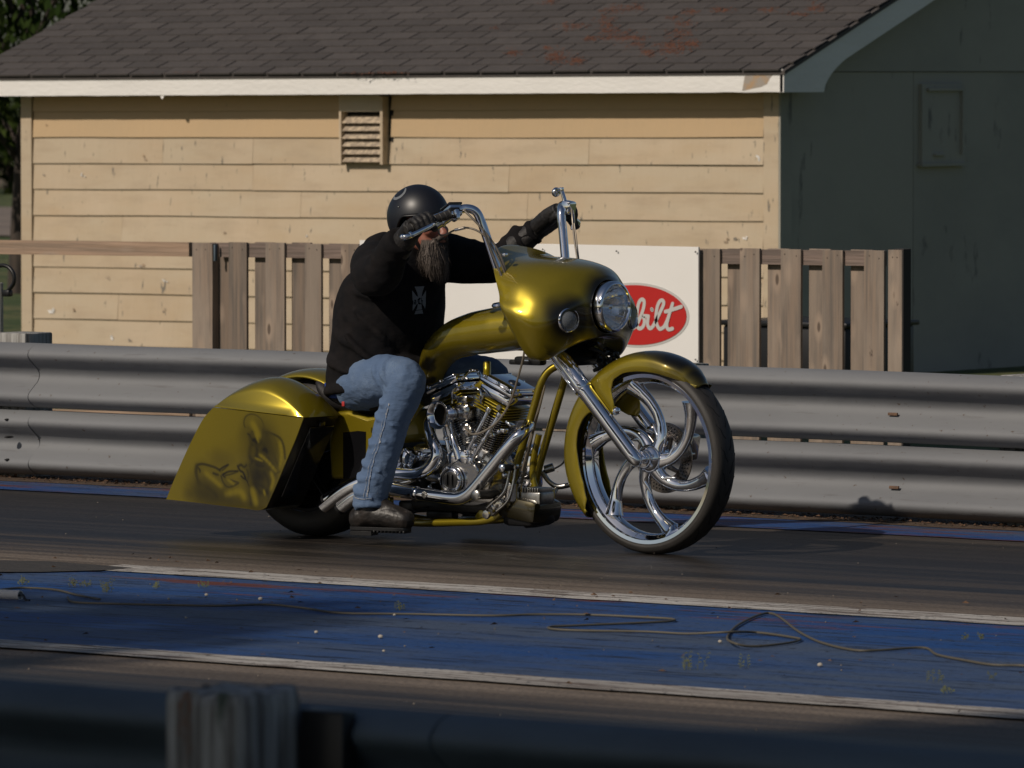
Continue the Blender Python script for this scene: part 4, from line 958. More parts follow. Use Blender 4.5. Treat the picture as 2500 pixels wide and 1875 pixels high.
# transmission / starter cluster between leg and engine
tr=MB()
tr.bbox(B(985,1150,-.02),(.34,.16,.20),.03); tr.bbox(B(960,1090,0),(.22,.20,.18),.03)
eb(tr,'gearbox',M['dark'])
st_=MB(); q=B(1002,1118,-.11); st_.bbox(q,(.075,.05,.065),.012,Matrix.Rotation(R(35),3,'Y')); st_.lathe([(.028,0),(.028,.014),(.016,.02),(.001,.021)],q+Vector((.0,-.025,0)),(0,-1,0),6)
for k in range(7): a=k*.9; st_.sph(q+Vector((math.cos(a)*.04,-.03,math.sin(a)*.034)),.007,8)
st_.lathe([(.022,0),(.022,.03),(.018,.034)],B(982,1128,-.10),(0,-1,0),20); st_.cyl(B(1020,1113,-.09),B(1056,1110,-.09),.012,12); st_.cyl(B(1030,1104,-.09),B(1030,1124,-.09),.02,12)
eb(st_,'starter_end_cover',M['chrome'])
pr=MB(); pr.bbox((-.98,.13,.32),(.58,.07,.20),.05); eb(pr,'primary_cover',M['chrome'])
# --- exhaust ---
ex_=empty('exhaust',(-1.0,-.15,.25)); ex_.parent=bike; XO=Vector((-1.0,-.15,.25))
def pipe(pts,r,name='pipe',m=None,n=22):
    mb=MB().tube([Vector(q)-XO for q in pts],r,n,8); return mb.build(name,m or M['chrome'],ex_,smooth=60)
pipe([B(1292,1032,-.05),B(1288,1042,-.10),B(1268,1063,-.15),B(1240,1093,-.165),B(1200,1142,-.17),B(1160,1190,-.17),B(1138,1209,-.17),B(1112,1216,-.17),B(1060,1210,-.17),B(1000,1202,-.18),B(950,1193,-.19),B(900,1187,-.20),B(850,1192,-.21),B(800,1220,-.22)],[.022,.025,.027,.028,.028,.028,.028,.028,.028,.028,.029,.030,.031,.031])
pipe([B(1052,1010,-.05),B(1046,1040,-.10),B(1054,1072,-.13),B(1066,1100,-.14),B(1062,1126,-.145),B(1040,1148,-.15),B(1010,1158,-.15),B(960,1157,-.16),B(900,1172,-.20),B(862,1186,-.215),B(828,1207,-.22),B(790,1236,-.22)],[.022,.024,.025,.026,.027,.027,.026,.026,.029,.031,.031,.031])
pipe([B(1024,1166,-.10),B(990,1178,-.10),B(940,1180,-.12),B(900,1200,-.19),B(868,1212,-.2),B(833,1238,-.2)],[.016,.022,.024,.028,.029,.029])
for q,d in ((B(800,1220,-.22),(-.8,0,-.6)),(B(833,1238,-.2),(-.8,0,-.62))):
    MB().lathe([(.030,0),(.030,.012),(.024,.012),(.023,-.03),(.002,-.03)],q-XO,d,28).build('exhaust_tip',M['dark'],ex_)
MB().lathe([(.0315,-.012),(.0335,-.006),(.0335,.006),(.0315,.012)],B(1018,1205,-.175)-XO,(1,0,-.08),24).build('clamp',M['chrome'],ex_)
cr_=MB(); q=B(1036,1208,-.20)-XO
for a in (0,1.57,.785,2.356): cr_.bbox(q,(.030,.008,.008),.002,Matrix.Rotation(a,3,'Y'))
cr_.build('cross_badge',M['steel'],ex_)
# --- controls, pegs, lower front ---
ct=MB(); 
ct.tube([B(1246,1140,-.10),B(1238,1180,-.11),B(1228,1205,-.12),B(1205,1225,-.13),B(1190,1240,-.13)],.0065,10,5); ct.tube([B(1258,1140,-.10),B(1252,1185,-.11),B(1240,1222,-.12),B(1212,1248,-.13)],.0065,10,5)
ct.bbox(B(1252,1139,-.10),(.05,.03,.02),.006); ct.lathe([(.017,0),(.020,.008),(.017,.016),(.003,.018)],B(1191,1256,-.15),(0,-1,0),24); ct.lathe([(.010,0),(.012,.006),(.003,.01)],B(1205,1238,-.14),(0,-1,0),16)
ct.bbox(B(1210,1235,-.11),(.09,.03,.06),.012,Matrix.Rotation(R(-35),3,'Y')); ct.bbox(B(1232,1210,-.09),(.14,.04,.03),.008,Matrix.Rotation(R(-50),3,'Y'))
ct.build('forward_control',M['cast'],bike)
pg=MB()
for k in range(6): pg.lathe([(.018,-.004),(.021,0),(.018,.004)],B(1166+6*k,1207,-.20+.025*k),(0,1,0),20)
pg.cyl(B(1165,1207,-.22),B(1215,1205,-.07),.016); pg.build('foot_peg',M['rubber'],bike)
pe=MB(); pe.lathe([(.021,0),(.022,.008),(.018,.011),(.002,.012)],B(1163,1209,-.22),(0,-1,0),28); pe.build('peg_cap',M['steel'],bike)
pg=MB(); pg.cyl(B(1223,1144,-.18),B(1250,1141,-.10),.013); pg.build('brake_pedal_rubber',M['rubber'],bike)
pg=MB(); pg.lathe([(.014,0),(.016,.006),(.010,.010),(.002,.012)],B(1226,1143,-.185),(0,-1,0),24); pg.sph(B(1232,1160,-.15),.012,14); pg.build('pedal_cap',M['chrome'],bike)
of=MB(); of.cyl(B(1250,1182,-.07),B(1250,1225,-.07),.040,36); of.lathe([(.043,0),(.043,.006)],B(1250,1184,-.07),(0,0,1),36); of.build('master_cylinder',M['cast'],bike)
rg_=MB(); q=B(1312,1215,-.02); rg_.bbox(q,(.10,.10,.05),.006); 
for k in range(7): rg_.bbox(q+Vector((-.04+.013*k,-.0,.033)),(.005,.10,.02),.001)
rg_.build('regulator',M['steel'],bike)
ch=MB()
ch.bbox(B(1290,1240,0),(.22,.20,.10),.03,Matrix.Rotation(R(8),3,'Y')); o=ch.build('chin_scoop',M['gold'],bike); setink(o,lambda co:.93)
ch=MB(); ch.lathe([(.070,-.055),(.075,-.045),(.072,.03),(.062,.05),(.03,.055)],B(1312,1253,.02),(.25,0,-1),36); ch.bbox(B(1290,1265,0),(.16,.16,.06),.02); ch.bbox(B(1258,1245,-.05),(.10,.06,.06),.015); ch.build('oil_filter',M['dark'],bike)
fr2=MB(); fr2.tube([B(1316,1060,.06),B(1300,1150,.06),B(1320,1240,.06),B(1330,1256,.06)],.014,12,4); fr2.bbox(B(1330,1228,.06),(.06,.07,.12),.006); fr2.build('lower_brace',M['gold'],bike)
hz_=MB(); hz_.tube([B(1330,940,-.02),B(1318,990,-.03),B(1300,1060,-.03),B(1285,1130,-.03),B(1268,1200,-.03)],.0055,8,4); hz_.tube([B(1322,940,0),B(1310,1010,0),B(1290,1090,0),B(1275,1150,0)],.005,8,4); hz_.build('brake_line',M['cable'],bike)
fp=MB(); fp.tube([B(1323,1150,.12),B(1340,1175,.14),B(1362,1188,.16),B(1395,1183,.18)],[.012,.010,.012,.011],10,5); fp.tube([B(1360,1190,.16),B(1345,1215,.12),B(1332,1222,.10)],.010,10,4); fp.cyl(B(1330,1147,.13),B(1352,1140,.15),.018); fp.tube([B(1352,1145,.15),B(1375,1130,.17),B(1386,1100,.17)],.004,8,4)
fp.tube([B(1290,1110,.05),B(1306,1112,.08),B(1317,1120,.10),B(1318,1150,.12)],.007,8,4); fp.build('far_foot_control',M['steel'],bike)
# kickstand / lower junk under the pipes
uj=MB(); uj.bbox(B(1010,1236,-.03),(.09,.10,.05),.01); uj.bbox(B(975,1264,-.12),(.05,.03,.05),.008,Matrix.Rotation(R(15),3,'Y')); uj.cyl(B(980,1262,-.12),B(1045,1238,-.08),.006,8); uj.tube([B(1060,1240,-.05),B(1120,1250,-.05),B(1180,1262,-.05)],.006,8,3); uj.bbox(B(1080,1256,-.05),(.14,.05,.03),.008)
uj.bbox((-.95,0,.16),(.55,.16,.05),.015); uj.build('stand_and_linkage',M['dark'],bike)
uj=MB(); uj.tube([B(942,1248,-.10),B(960,1262,-.10),B(975,1272,-.10)],[.014,.012,.016],10,4); uj.bbox(B(950,1240,-.09),(.03,.03,.09),.004); uj.build('rear_gusset',M['gold'],bike); uj=MB(); uj.bbox(B(1176,1258,-.07),(.04,.02,.05),.004,Matrix.Rotation(R(40),3,'Y')); uj.build('frame_gusset',M['gold'],bike)
# --- handlebars ---
for s in (-1,1):
    hbr=MB()
    P=[(-.585,.19,.93),(-.600,.20,1.02),(-.64,.235,1.18),(-.675,.262,1.31),(-.69,.272,1.36),(-.705,.285,1.398),(-.73,.305,1.412),(-.76,.335,1.406),(-.80,.42,1.375),(-.855,.545,1.328)]
    if s>0: P=[(-.585,.19,.93),(-.600,.20,1.02),(-.64,.235,1.18),(-.675,.262,1.31),(-.69,.272,1.36),(-.70,.285,1.395),(-.718,.31,1.408),(-.74,.345,1.40),(-.775,.42,1.375),(-.82,.545,1.335)]
    hbr.tube([(x,s*y,z) for x,y,z in P],.0185,20,7); hbr.build('handlebar',M['chrome'],bike,smooth=70)
for s in (-1,1):
    xo=0 if s<0 else .03
    A=Vector((-.77+xo,s*.36,1.395)); Bq=Vector((-.86+xo,s*.555,1.325)); mb=MB(); mb.cyl(A,Bq,.0195,20)
    for k in range(9): c_=A.lerp(Bq,.08+.1*k); mb.lathe([(.0195,-.003),(.0215,0),(.0195,.003)],c_,Bq-A,20)
    mb.build('grip',M['rubber'],bike)
# near master cylinder and lever
mc=MB(); c0=B(1106,520,-.33); rt=Matrix.Rotation(R(-17),3,'Y'); rt=Matrix.Rotation(R(-25),3,'Z')@Matrix.Rotation(R(-20),3,'Y')
c0=B(1104,519,-.34)
mc.bbox(c0,(.085,.055,.050),.008,rt); mc.cyl(B(1098,528,-.36),B(1056,556,-.42),.021,20); mc.lathe([(.026,-.004),(.027,0),(.026,.004)],B(1078,542,-.39),B(1056,556,-.42)-B(1098,528,-.36),24)
mc.cyl(B(1072,535,-.36),B(1066,560,-.36),.008,12)
mc.bbox(B(1112,526,-.37),(.055,.02,.045),.012,rt)
mc.build('brake_master_cylinder',M['chrome'],bike)
md=MB(); md.bbox(c0+Vector((0,0,.0)),(.087,.057,.020),.004,rt); md.build('reservoir_window',M['dark'],bike)
md=MB(); md.bbox(c0+rt@Vector((0,0,.027)),(.092,.062,.010),.004,rt); md.build('reservoir_cap',M['black'],bike)
lv=MB(); lv.tube([B(1075,538,-.40),B(1050,552,-.50),B(1020,567,-.58),B(997,577,-.64),B(982,580,-.65)],[.011,.010,.009,.011,.012],12,5,flat=.8); lv.sph(B(983,579,-.65),.013,12); lv.cyl(B(1006,573,-.62),B(1000,575,-.63),.014,12); lv.build('brake_lever',M['chrome'],bike)
# far controls and stub mirror
fm=MB(); fm.bbox(B(1388,506,.31),(.05,.05,.055),.010,Matrix.Rotation(R(10),3,'Y')); fm.tube([B(1380,497,.31),B(1376,480,.31),B(1370,463,.31)],[.010,.009,.008],12,4); fm.bbox(B(1371,463,.31),(.016,.016,.02),.003); fm.cyl(B(1371,466,.31),B(1362,467,.30),.004,8)
fm.tube([B(1396,507,.33),B(1399,540,.40),B(1398,560,.40)],[.012,.010,.009],10,4); fm.build('clutch_lever_mount',M['chrome'],bike)
mr_=MB(); mr_.lathe([(.004,.012),(.014,.010),(.020,.004),(.021,-.004),(.018,-.010),(.004,-.013)],B(1357,469,.30),(-.75,.1,.15),24); mr_.build('bar_end_mirror',M['chrome'],bike)
# cables
MB().tube([B(1135,516,-.335),B(1155,535,-.325),B(1185,568,-.30),B(1212,605,-.275),B(1228,640,-.255),B(1244,690,-.23),B(1262,722,-.21)],.0048,8,5).build('control_cable',M['cable'],bike,smooth=60)
MB().tube([B(1071,560,-.36),B(1074,573,-.36),B(1088,573,-.36),B(1110,562,-.35),B(1140,556,-.33),B(1170,566,-.31),B(1195,590,-.29),B(1226,650,-.26),B(1240,690,-.24),B(1256,725,-.21)],.0042,8,5).build('control_cable',M['cable'],bike,smooth=60)
MB().tube([B(1180,560,-.33),B(1196,605,-.30),B(1222,668,-.27),B(1245,728,-.25)],.0048,8,5).build('control_cable',M['cable'],bike,smooth=60)
MB().tube([B(1396,510,.30),B(1398,540,.29),B(1403,590,.25),B(1411,640,.21)],.0042,8,5).build('control_cable',M['cable'],bike,smooth=60)
MB().tube([B(1402,545,.29),B(1408,590,.26),B(1414,640,.22)],.003,8,5).build('control_cable',M['cable'],bike,smooth=60)
mb=MB(); mb.bbox(B(1232,622,-.262),(.022,.02,.014),.004); mb.cyl(B(1110,562,-.35),B(1136,556,-.33),.0062,10); mb.build('cable_clamp',M['chrome'],bike)
mb=MB(); mb.tube([B(1284,830,-.20),B(1281,850,-.19),B(1277,875,-.18),B(1268,910,-.17),B(1246,980,-.16),B(1216,1028,-.16),B(1180,1054,-.16),B(1154,1060,-.15),B(1140,1050,-.13),B(1136,1040,-.10)],.0048,8,6); mb.build('throttle_cable',M['cable'],bike)
# small bracket line under tank front
mb=MB(); mb.bbox(B(1295,881,-.05),(.14,.05,.035),.01); mb.bbox(B(1262,884,-.03),(.05,.05,.02),.006); mb.build('neck_bracket',M['dark'],bike)
mb=MB(); mb.cyl(B(1282,880,-.09),B(1292,880,-.09),.006,10); mb.tube([B(1316,875,-.08),B(1340,877,-.08),B(1353,878,-.08)],.004,8,3); mb.build('neck_fitting',M['chrome'],bike)
# --- rear wheel ---
rwc=Vector((-1.79,0,.335)); rw=empty('rear_wheel',rwc); rw.parent=bike
tp2=[(.215,-.085),(.235,-.098),(.265,-.105),(.295,-.103),(.318,-.088),(.331,-.06),(.335,-.03),(.336,0)]; tp2=tp2+[(r,-y) for r,y in reversed(tp2[:-1])]
MB().lathe(tp2,(0,0,0),(0,1,0),96,caps=False).build('tyre',M['rubber'],rw,smooth=60)
MB().lathe([(.16,-.05),(.205,-.06),(.222,-.088),(.228,-.094),(.231,-.090),(.228,.09),(.10,.09)],(0,0,0),(0,1,0),72,caps=False).build('rim',M['black'],rw,smooth=40)
MB().lathe([(.05,-.12),(.055,-.11),(.06,-.05),(.14,-.045)],(0,0,0),(0,1,0),40).build('hub',M['dark'],rw)
for k in range(5):
    a=2*math.pi*k/5; MB().tube([pol(a,.05,-.06),pol(a+.2,.13,-.062),pol(a+.3,.21,-.058)],[.025,.018,.026],10,4).build('spoke',M['black'],rw)
# rear fender
rf=[]; 
for i in range(40):
    a=R(28+(185-28)*i/39); row=[]
    for j in range(17):
        f=math.pi*j/16; row.append(rwc+Vector((math.cos(a)*(.345+.035*math.sin(f)),-.125*math.cos(f),math.sin(a)*(.345+.035*math.sin(f)))))
    rf.append(row)
o=MB().rings(rf,closed=False,caps=False).build('rear_fender',M['gold'],bike,smooth=60); s=o.modifiers.new('solid','SOLIDIFY'); s.thickness=.004
# gold side cover below the seat with dark mural
sc_=MB(); P=[B(x,y,-.15) for x,y in ((815,1005),(850,1000),(896,1016),(930,1010),(960,1000),(960,1075),(915,1150),(850,1170),(805,1170),(800,1080))]
sc_.prism(P,(0,.30,0)); o=sc_.build('side_cover',M['gold'],bike,smooth=30); bv=o.modifiers.new('bevel','BEVEL'); bv.width=.02; bv.segments=4
dk=MB(); P=[B(x,y,-.1515) for x,y in ((838,1056),(875,1052),(893,1054),(893,1120),(880,1170),(838,1168))]; dk.prism(P,(0,-.001,0)); dk.build('cover_mural',M['black'],o)
# --- saddlebags ---
def zz1(x,y): return (380+x/3.687,880+y/3.687)
YO=.415; YI=.165
topc=[B(x,y,-YO) for x,y in ((521,995),(550,972),(585,957),(618,951),(652,956),(690,975),(718,998),(741,1021))]
leftc=[B(x,y,-YO) for x,y in ((521,995),(497,1022),(472,1068),(448,1119),(425,1172),(406,1219))]
rightc=[B(x,y,-YO) for x,y in ((741,1021),(722,1072),(700,1124),(676,1182),(651,1238))]
botc=[B(x,y,-YO) for x,y in ((406,1219),(470,1226),(543,1235),(600,1242),(632,1246),(651,1238))]
lidc=[topc[0],topc[-1]]
lidL=[topc[0]+(topc[-1]-topc[0])*t_ for t_ in [i/30 for i in range(31)]]
topF=cr(topc,6); 
def closed_loft(outline,st,name,m,par,smooth=45,s=-1):
    c0=sum(outline,Vector())/len(outline); rs=[]
    for (y,k,dz,dx) in st:
        rs.append([Vector((c0.x+(q.x-c0.x)*k+dx,y*(-s),c0.z+(q.z-c0.z)*k+dz)) for q in outline])
    return MB().rings(rs).build(name,m,par,smooth=smooth)
lf=cr(leftc,6); rt_=cr(rightc,6); bt=cr(botc,6)
body=[q for q in rt_]+[q for q in reversed(bt[:-1])]+[q for q in reversed(lf[:-1])]   # from lid front corner round to lid rear corner
lidp=[q for q in topF]
def rodd(st): return st
for s in (-1,1):
    bag=empty('saddlebag',(-2.0,.29*s,.45)); bag.parent=bike; BO=bag.location
    def ob(o): 
        for v in o.data.vertices: v.co-=BO
        return o
    y_=lambda a:a
    # body
    st=[(-YO,1,0,0),(-YI,1.0,0,0)]
    c0=sum(body,Vector())/len(body); rs=[]
    for (y,ins) in ((YO-.0015,.006),(YO-.006,.0),(YI+.02,0),(YI,.02)):
        k=1-ins/.3; rs.append([Vector((c0.x+(q.x-c0.x)*k,s*y,c0.z+(q.z-c0.z)*k)) for q in body])
    bb=ob(MB().rings(rs).build('bag_body',M['gold'],bag,smooth=35))
    def front_shade(co,ls=s):
        w_=co+BO; 
        front=B(741,1021,-YO).x+(w_.z-B(741,1021,-YO).z)*((B(651,1238,-YO).x-B(741,1021,-YO).x)/(B(651,1238,-YO).z-B(741,1021,-YO).z))
        return .985 if (w_.x>front-.012 and abs(w_.y)<YO-.003) else 0
    # split long faces are fine: the front face's shade is painted into its colour
    setink(bb,front_shade)
    # lid: domed crown across its width
    rs=[]; base0=topc[0]; base1=topc[-1]; ns=30
    def lb(t_): return base0+(base1-base0)*t_
    for i in range(ns+1):
        f=i/ns; y=YO-.002-(YO-YI)*f; cdz=.046*math.sin(math.pi*min(1,max(0,f)))**.8 if 0<f<1 else 0
        ed=0.0
        row=[]
        m_=len(lidp)
        for j,q in enumerate(lidp):
            t_=j/(m_-1); bq=lb(t_); h_=q-bq
            bul=math.sin(math.pi*t_)**.7 if 0<t_<1 else 0
            n_=Vector((0,0,1))
            ed=.86+.14*min(1,f/.14)**.5 if f<.5 else .86+.14*min(1,(1-f)/.14)**.5; row.append(bq+h_*ed+Vector((.014*t_*math.sin(math.pi*f),0,cdz*bul)))
        row=[Vector((q.x,s*y,q.z+.003)) for q in row]
        row+= [Vector((lb(1-k/10).x,s*y,lb(1-k/10).z+.003)) for k in range(1,10)]
        rs.append(row)
    lid=ob(MB().rings(rs).build('bag_lid',M['gold'],bag,smooth=75))
    if s<0:
        # mural: airbrushed side panel, dark strokes on gold
        nu,nv=210,190; Lc=cr(leftc,12); Rc=cr(rightc,12); Tc=lidL; Bc=cr(botc[:-1]+[botc[-1]],12)
        def along(c_,t_):
            x=t_*(len(c_)-1); k=min(int(x),len(c_)-2); return c_[k].lerp(c_[k+1],x-k)
        vs=[];fs=[]
        for i in range(nu+1):
            u=i/nu
            for j in range(nv+1):
                v=j/nv
                q=along(Tc,u)*(1-v)+along(Bc,u)*v+along(Lc,v)*(1-u)+along(Rc,v)*u-(Tc[0]*(1-u)*(1-v)+Tc[-1]*u*(1-v)+Bc[0]*(1-u)*v+Bc[-1]*u*v)
                vs.append((q.x,-YO-.0008,q.z))
        for i in range(nu):
            for j in range(nv): a=i*(nv+1)+j; fs.append((a,a+1,a+nv+2,a+nv+1))
        mp_=MB().add(vs,fs).build('side_mural',M['gold'],bag,smooth=30)
        STR=[ # (width px in the enlarged crop, darkness, points)
         (60,.55,[(640,1240),(700,1290),(780,1310)]),(95,.60,[(310,1200),(420,1215),(520,1250),(620,1300)]),(70,.5,[(300,1130),(380,1170)]),(80,.35,[(480,860),(600,870),(720,860)]),(60,.30,[(700,780),(760,850)]),
         (26,.85,[(372,950),(365,1000),(375,1060),(390,1110)]),(13,.95,[(378,940),(420,932),(480,945),(540,965),(580,990)]),(11,.9,[(385,965),(400,990),(398,1005)]),(22,.45,[(430,1020),(450,1100),(500,1140)]),(14,.9,[(520,1015),(545,1025),(565,1030)]),
         (9,1,[(575,985),(610,960),(655,938)]),(8,.9,[(600,990),(630,965),(655,940)]),(10,1,[(610,1025),(660,1000),(740,997)]),(8,.9,[(630,1035),(690,1020),(742,999)]),(10,.9,[(590,1040),(610,1100),(650,1140),(700,1130),(745,1105)]),(9,.9,[(600,1030),(640,1060),(700,1085),(748,1100)]),(28,.5,[(640,1090),(690,1120)]),(16,.6,[(590,1000),(620,1050),(640,1070)]),(12,.5,[(390,1090),(440,1130),(520,1180),(560,1240)]),(10,.5,[(750,1060),(800,1100),(830,1150)]),
         (9,.75,[(805,600),(795,560),(810,510),(850,485),(900,490),(950,530),(975,590),(965,650)]),(28,.35,[(800,540),(840,500)]),(30,.4,[(770,700),(790,640),(800,590)]),
         (15,.95,[(870,640),(890,625),(908,640),(892,655),(872,648)]),(6,.2,[(890,640),(892,641)]),(13,.9,[(830,660),(848,672),(852,690)]),(9,.8,[(860,690),(870,715),(890,715)]),(14,1,[(875,725),(895,705),(920,712),(915,735),(895,742)]),(8,.8,[(840,700),(855,740),(885,770)]),(8,.6,[(820,600),(850,610),(900,600)]),(9,.7,[(960,660),(955,720),(930,770)]),
         (40,.8,[(985,650),(1020,700),(1050,800),(1080,900),(1105,950)]),(14,.9,[(990,640),(1050,660),(1120,700),(1155,780),(1165,880)]),(22,.7,[(1060,680),(1090,760),(1095,850)]),(26,.6,[(970,740),(985,800),(1010,850)]),
         (18,.85,[(860,760),(850,800),(845,850),(850,890)]),(12,.9,[(905,770),(915,810),(905,860)]),(9,.9,[(960,810),(990,800),(1005,830)]),(10,.95,[(900,860),(940,880),(990,890),(1020,880)]),(9,.9,[(880,900),(920,915),(970,920)]),(8,.9,[(895,930),(940,950),(980,950)]),(12,.8,[(850,870),(870,900),(860,930)]),(9,.7,[(1020,880),(1060,940),(1100,990)]),(14,.7,[(1000,960),(1050,1010),(1100,1055)]),
         (32,.85,[(850,930),(860,1000),(880,1060),(890,1120)]),(30,.8,[(900,960),(920,1020),(930,1090)]),(16,.9,[(820,940),(800,960),(770,940),(750,950)]),(12,1,[(740,950),(760,990),(790,1010),(810,1060)]),(10,.95,[(770,1040),(790,1060),(820,1080),(840,1130)]),(10,.9,[(820,980),(835,1030),(830,1090)]),(14,.8,[(980,1000),(1010,1060),(1020,1130),(1010,1200)]),(24,.6,[(960,1010),(970,1080)]),
         (12,.9,[(850,1130),(845,1190),(855,1240),(860,1300)]),(10,.8,[(900,1140),(930,1170),(940,1220)]),(18,.7,[(880,1120),(950,1130),(990,1160)]),(12,.8,[(1000,1180),(1020,1230),(1010,1280)]),(40,.6,[(760,1280),(840,1310),(900,1330),(980,1340)]),(14,.7,[(940,1180),(980,1200),(1000,1170)]),(30,.5,[(1050,1150),(1040,1220)]),(26,.5,[(820,1010),(790,1090)]),(10,.8,[(1030,1130),(1060,1040),(1120,1000)])]
        STR=[(230,.74,[(930,700),(960,900),(960,1100),(930,1270)]),(200,.64,[(420,1180),(600,1230),(800,1290)]),(120,.42,[(560,880),(680,900)]),(150,.42,[(430,1000),(560,1060)])]+STR
        HIL=[(46,[(870,560),(900,620),(930,680)]),(20,[(905,660),(925,730)]),(24,[(940,850),(1000,900),(1080,990)]),(16,[(900,880),(960,905)]),(26,[(1120,740),(1135,850),(1120,960)]),(40,[(870,1160),(890,1230),(905,1290)]),(44,[(640,1200),(760,1180),(800,1240)]),(34,[(450,1010),(520,1070),(590,1130)]),(22,[(640,1060),(700,1110)]),(18,[(975,1170),(985,1210)]),(28,[(1040,1010),(1060,1080),(1040,1160)])]
        segs=[]
        for wd,dk_,pts in STR:
            L_=[B(*zz1(*q),-YO) for q in pts]; C_=cr([(q.x,0,q.z) for q in L_],3); wl=(wd+5)/3.687/600*1.15
            for a,b in zip(C_[:-1],C_[1:]): segs.append((a.x,a.z,b.x,b.z,wl,dk_*.82))
        import numpy as np
        co=np.array(vs)[:,[0,2]]; ink=np.zeros(len(co))
        for ax_,az_,bx_,bz_,wl,dk_ in segs:
            d=np.array([bx_-ax_,bz_-az_]); L2=max((d**2).sum(),1e-12); t_=np.clip(((co-[ax_,az_])@d)/L2,0,1); di=np.hypot(co[:,0]-ax_-t_*d[0],co[:,1]-az_-t_*d[1])
            v_=dk_*np.exp(-(di/wl)**2*.9); ink=np.maximum(ink,v_)+.06*np.minimum(ink,v_); ink=np.maximum(ink,dk_*.38*np.exp(-(di/(wl*3.2+.004))**2))
        for wd,pts in HIL:
            L_=[B(*zz1(*q),-YO) for q in pts]; C_=cr([(q.x,0,q.z) for q in L_],3); wl=wd/3.687/600*.7
            for a,b in zip(C_[:-1],C_[1:]):
                d=np.array([b.x-a.x,b.z-a.z]); L2=max((d**2).sum(),1e-12); t_=np.clip(((co-[a.x,a.z])@d)/L2,0,1); di=np.hypot(co[:,0]-a.x-t_*d[0],co[:,1]-a.z-t_*d[1]); ink*=1-.55*np.exp(-(di/wl)**2)
        at=mp_.data.attributes.new('ink','FLOAT','POINT'); at.data.foreach_set('value',np.clip(ink,0,.97)); 
        for v in mp_.data.vertices: v.co-=BO
        # black inset on the front face carrying its shade as colour, + latch
        # narrow recessed panel on the forward face
    fp_=MB(); 
    a1,a2=rt_[3],rt_[-4]
    nrm=Vector((-(a2-a1).z,0,(a2-a1).x)); nrm=nrm if nrm.x>0 else -nrm; nrm.normalize()
    q=[Vector((a1.x,s*(YO-.06),a1.z)),Vector((a1.x,s*(YI+.03),a1.z)),Vector((a2.x,s*(YI+.03),a2.z)),Vector((a2.x,s*(YO-.06),a2.z))]
    fp_.prism([v+nrm*.002 for v in q],nrm*.006); o=ob(fp_.build('front_panel',M['black'],bag,smooth=0)); bv=o.modifiers.new('bevel','BEVEL'); bv.width=.003; bv.segments=2
    lt=MB(); lt.bbox(Vector((rt_[2].x,s*(YO-.12),rt_[2].z))+nrm*.012,(.012,.035,.02),.003); ob(lt.build('latch',M['black'],bag))
# seat
st=MB(); rs=[]
for (x,z,w_,h_) in ((-1.10,.64,.07,.03),(-1.20,.62,.12,.04),(-1.35,.585,.15,.05),(-1.5,.58,.16,.055),(-1.62,.60,.155,.06),(-1.68,.64,.14,.045),(-1.72,.665,.10,.02)):
    rs.append([Vector((x,w_*math.copysign(abs(math.cos(2*math.pi*k/28))**.8,math.cos(2*math.pi*k/28)),z+h_*math.copysign(abs(math.sin(2*math.pi*k/28))**.8,math.sin(2*math.pi*k/28)))) for k in range(28)])
rs2=[cr([r[k] for r in rs],6) for k in range(28)]; st.rings([[rs2[k][i] for k in range(28)] for i in range(len(rs2[0]))]).build('seat',M['leather'],bike,smooth=60)
# fender top between the bags, gold hump
cap=MB(); rs=[]
for (x,z,w_,h_) in ((-1.62,.60,.14,.03),(-1.72,.66,.155,.05),(-1.85,.69,.16,.05),(-2.0,.66,.155,.05),(-2.12,.57,.14,.05),(-2.22,.42,.12,.04)):
    rs.append([Vector((x,w_*math.cos(2*math.pi*k/28),z+h_*math.sin(2*math.pi*k/28))) for k in range(28)])
# ---------------- rider ----------------
RO=Vector((O.x-1.45,O.y,0))
rider=None
def rb(mb): mb.v=[(x+1.45,y,z) for x,y,z in mb.v]; return mb   # bike-local -> rider-local
def vox(o,size,smooth=4,disp=None,fac=.5):
    m=o.modifiers.new('remesh','REMESH'); m.mode='VOXEL'; m.voxel_size=size; m.use_smooth_shade=True
    m=o.modifiers.new('smooth','SMOOTH'); m.factor=fac; m.iterations=smooth
    for d in (disp or []):
        tx=bpy.data.textures.new('fold','CLOUDS'); tx.noise_scale=d[0]; tx.noise_depth=2
        m=o.modifiers.new('fold','DISPLACE'); m.texture=tx; m.strength=d[1]; m.mid_level=.5; m.texture_coords='LOCAL'
def ell(mb,rings,n=32,e=1.0):
    """rings: (centre, half fwd, half side) horizontal ellipses stacked"""
    rs=[]
    for c,a,b in rings:
        c=Vector(c); rs.append([c+Vector((a*math.copysign(abs(math.cos(2*math.pi*k/n))**e,math.cos(2*math.pi*k/n)),b*math.copysign(abs(math.sin(2*math.pi*k/n))**e,math.sin(2*math.pi*k/n)),0)) for k in range(n)])
    m_=len(rs); cols=[cr([rs[i][k] for i in range(m_)],5) for k in range(n)]
    mb.rings([[cols[k][i] for k in range(n)] for i in range(len(cols[0]))]); return mb
HC=Vector((-1.215,.0,1.330))   # head centre
SHN=Vector((-1.315,-.195,1.165)); SHF=Vector((-1.32,.20,1.19))
ELN=Vector((-1.14,-.385,1.135)); ELF=Vector((-1.10,.34,1.165))
WRN=Vector((-.955,-.455,1.295)); WRF=Vector((-.925,.42,1.315))
HIPN=Vector((-1.44,-.13,.67)); KNN=Vector((-1.09,-.27,.705)); ANN=Vector((-1.235,-.325,.20))
HIPF=Vector((-1.50,.13,.67)); KNF=Vector((-1.07,.26,.70)); ANF=Vector((-1.16,.33,.20))
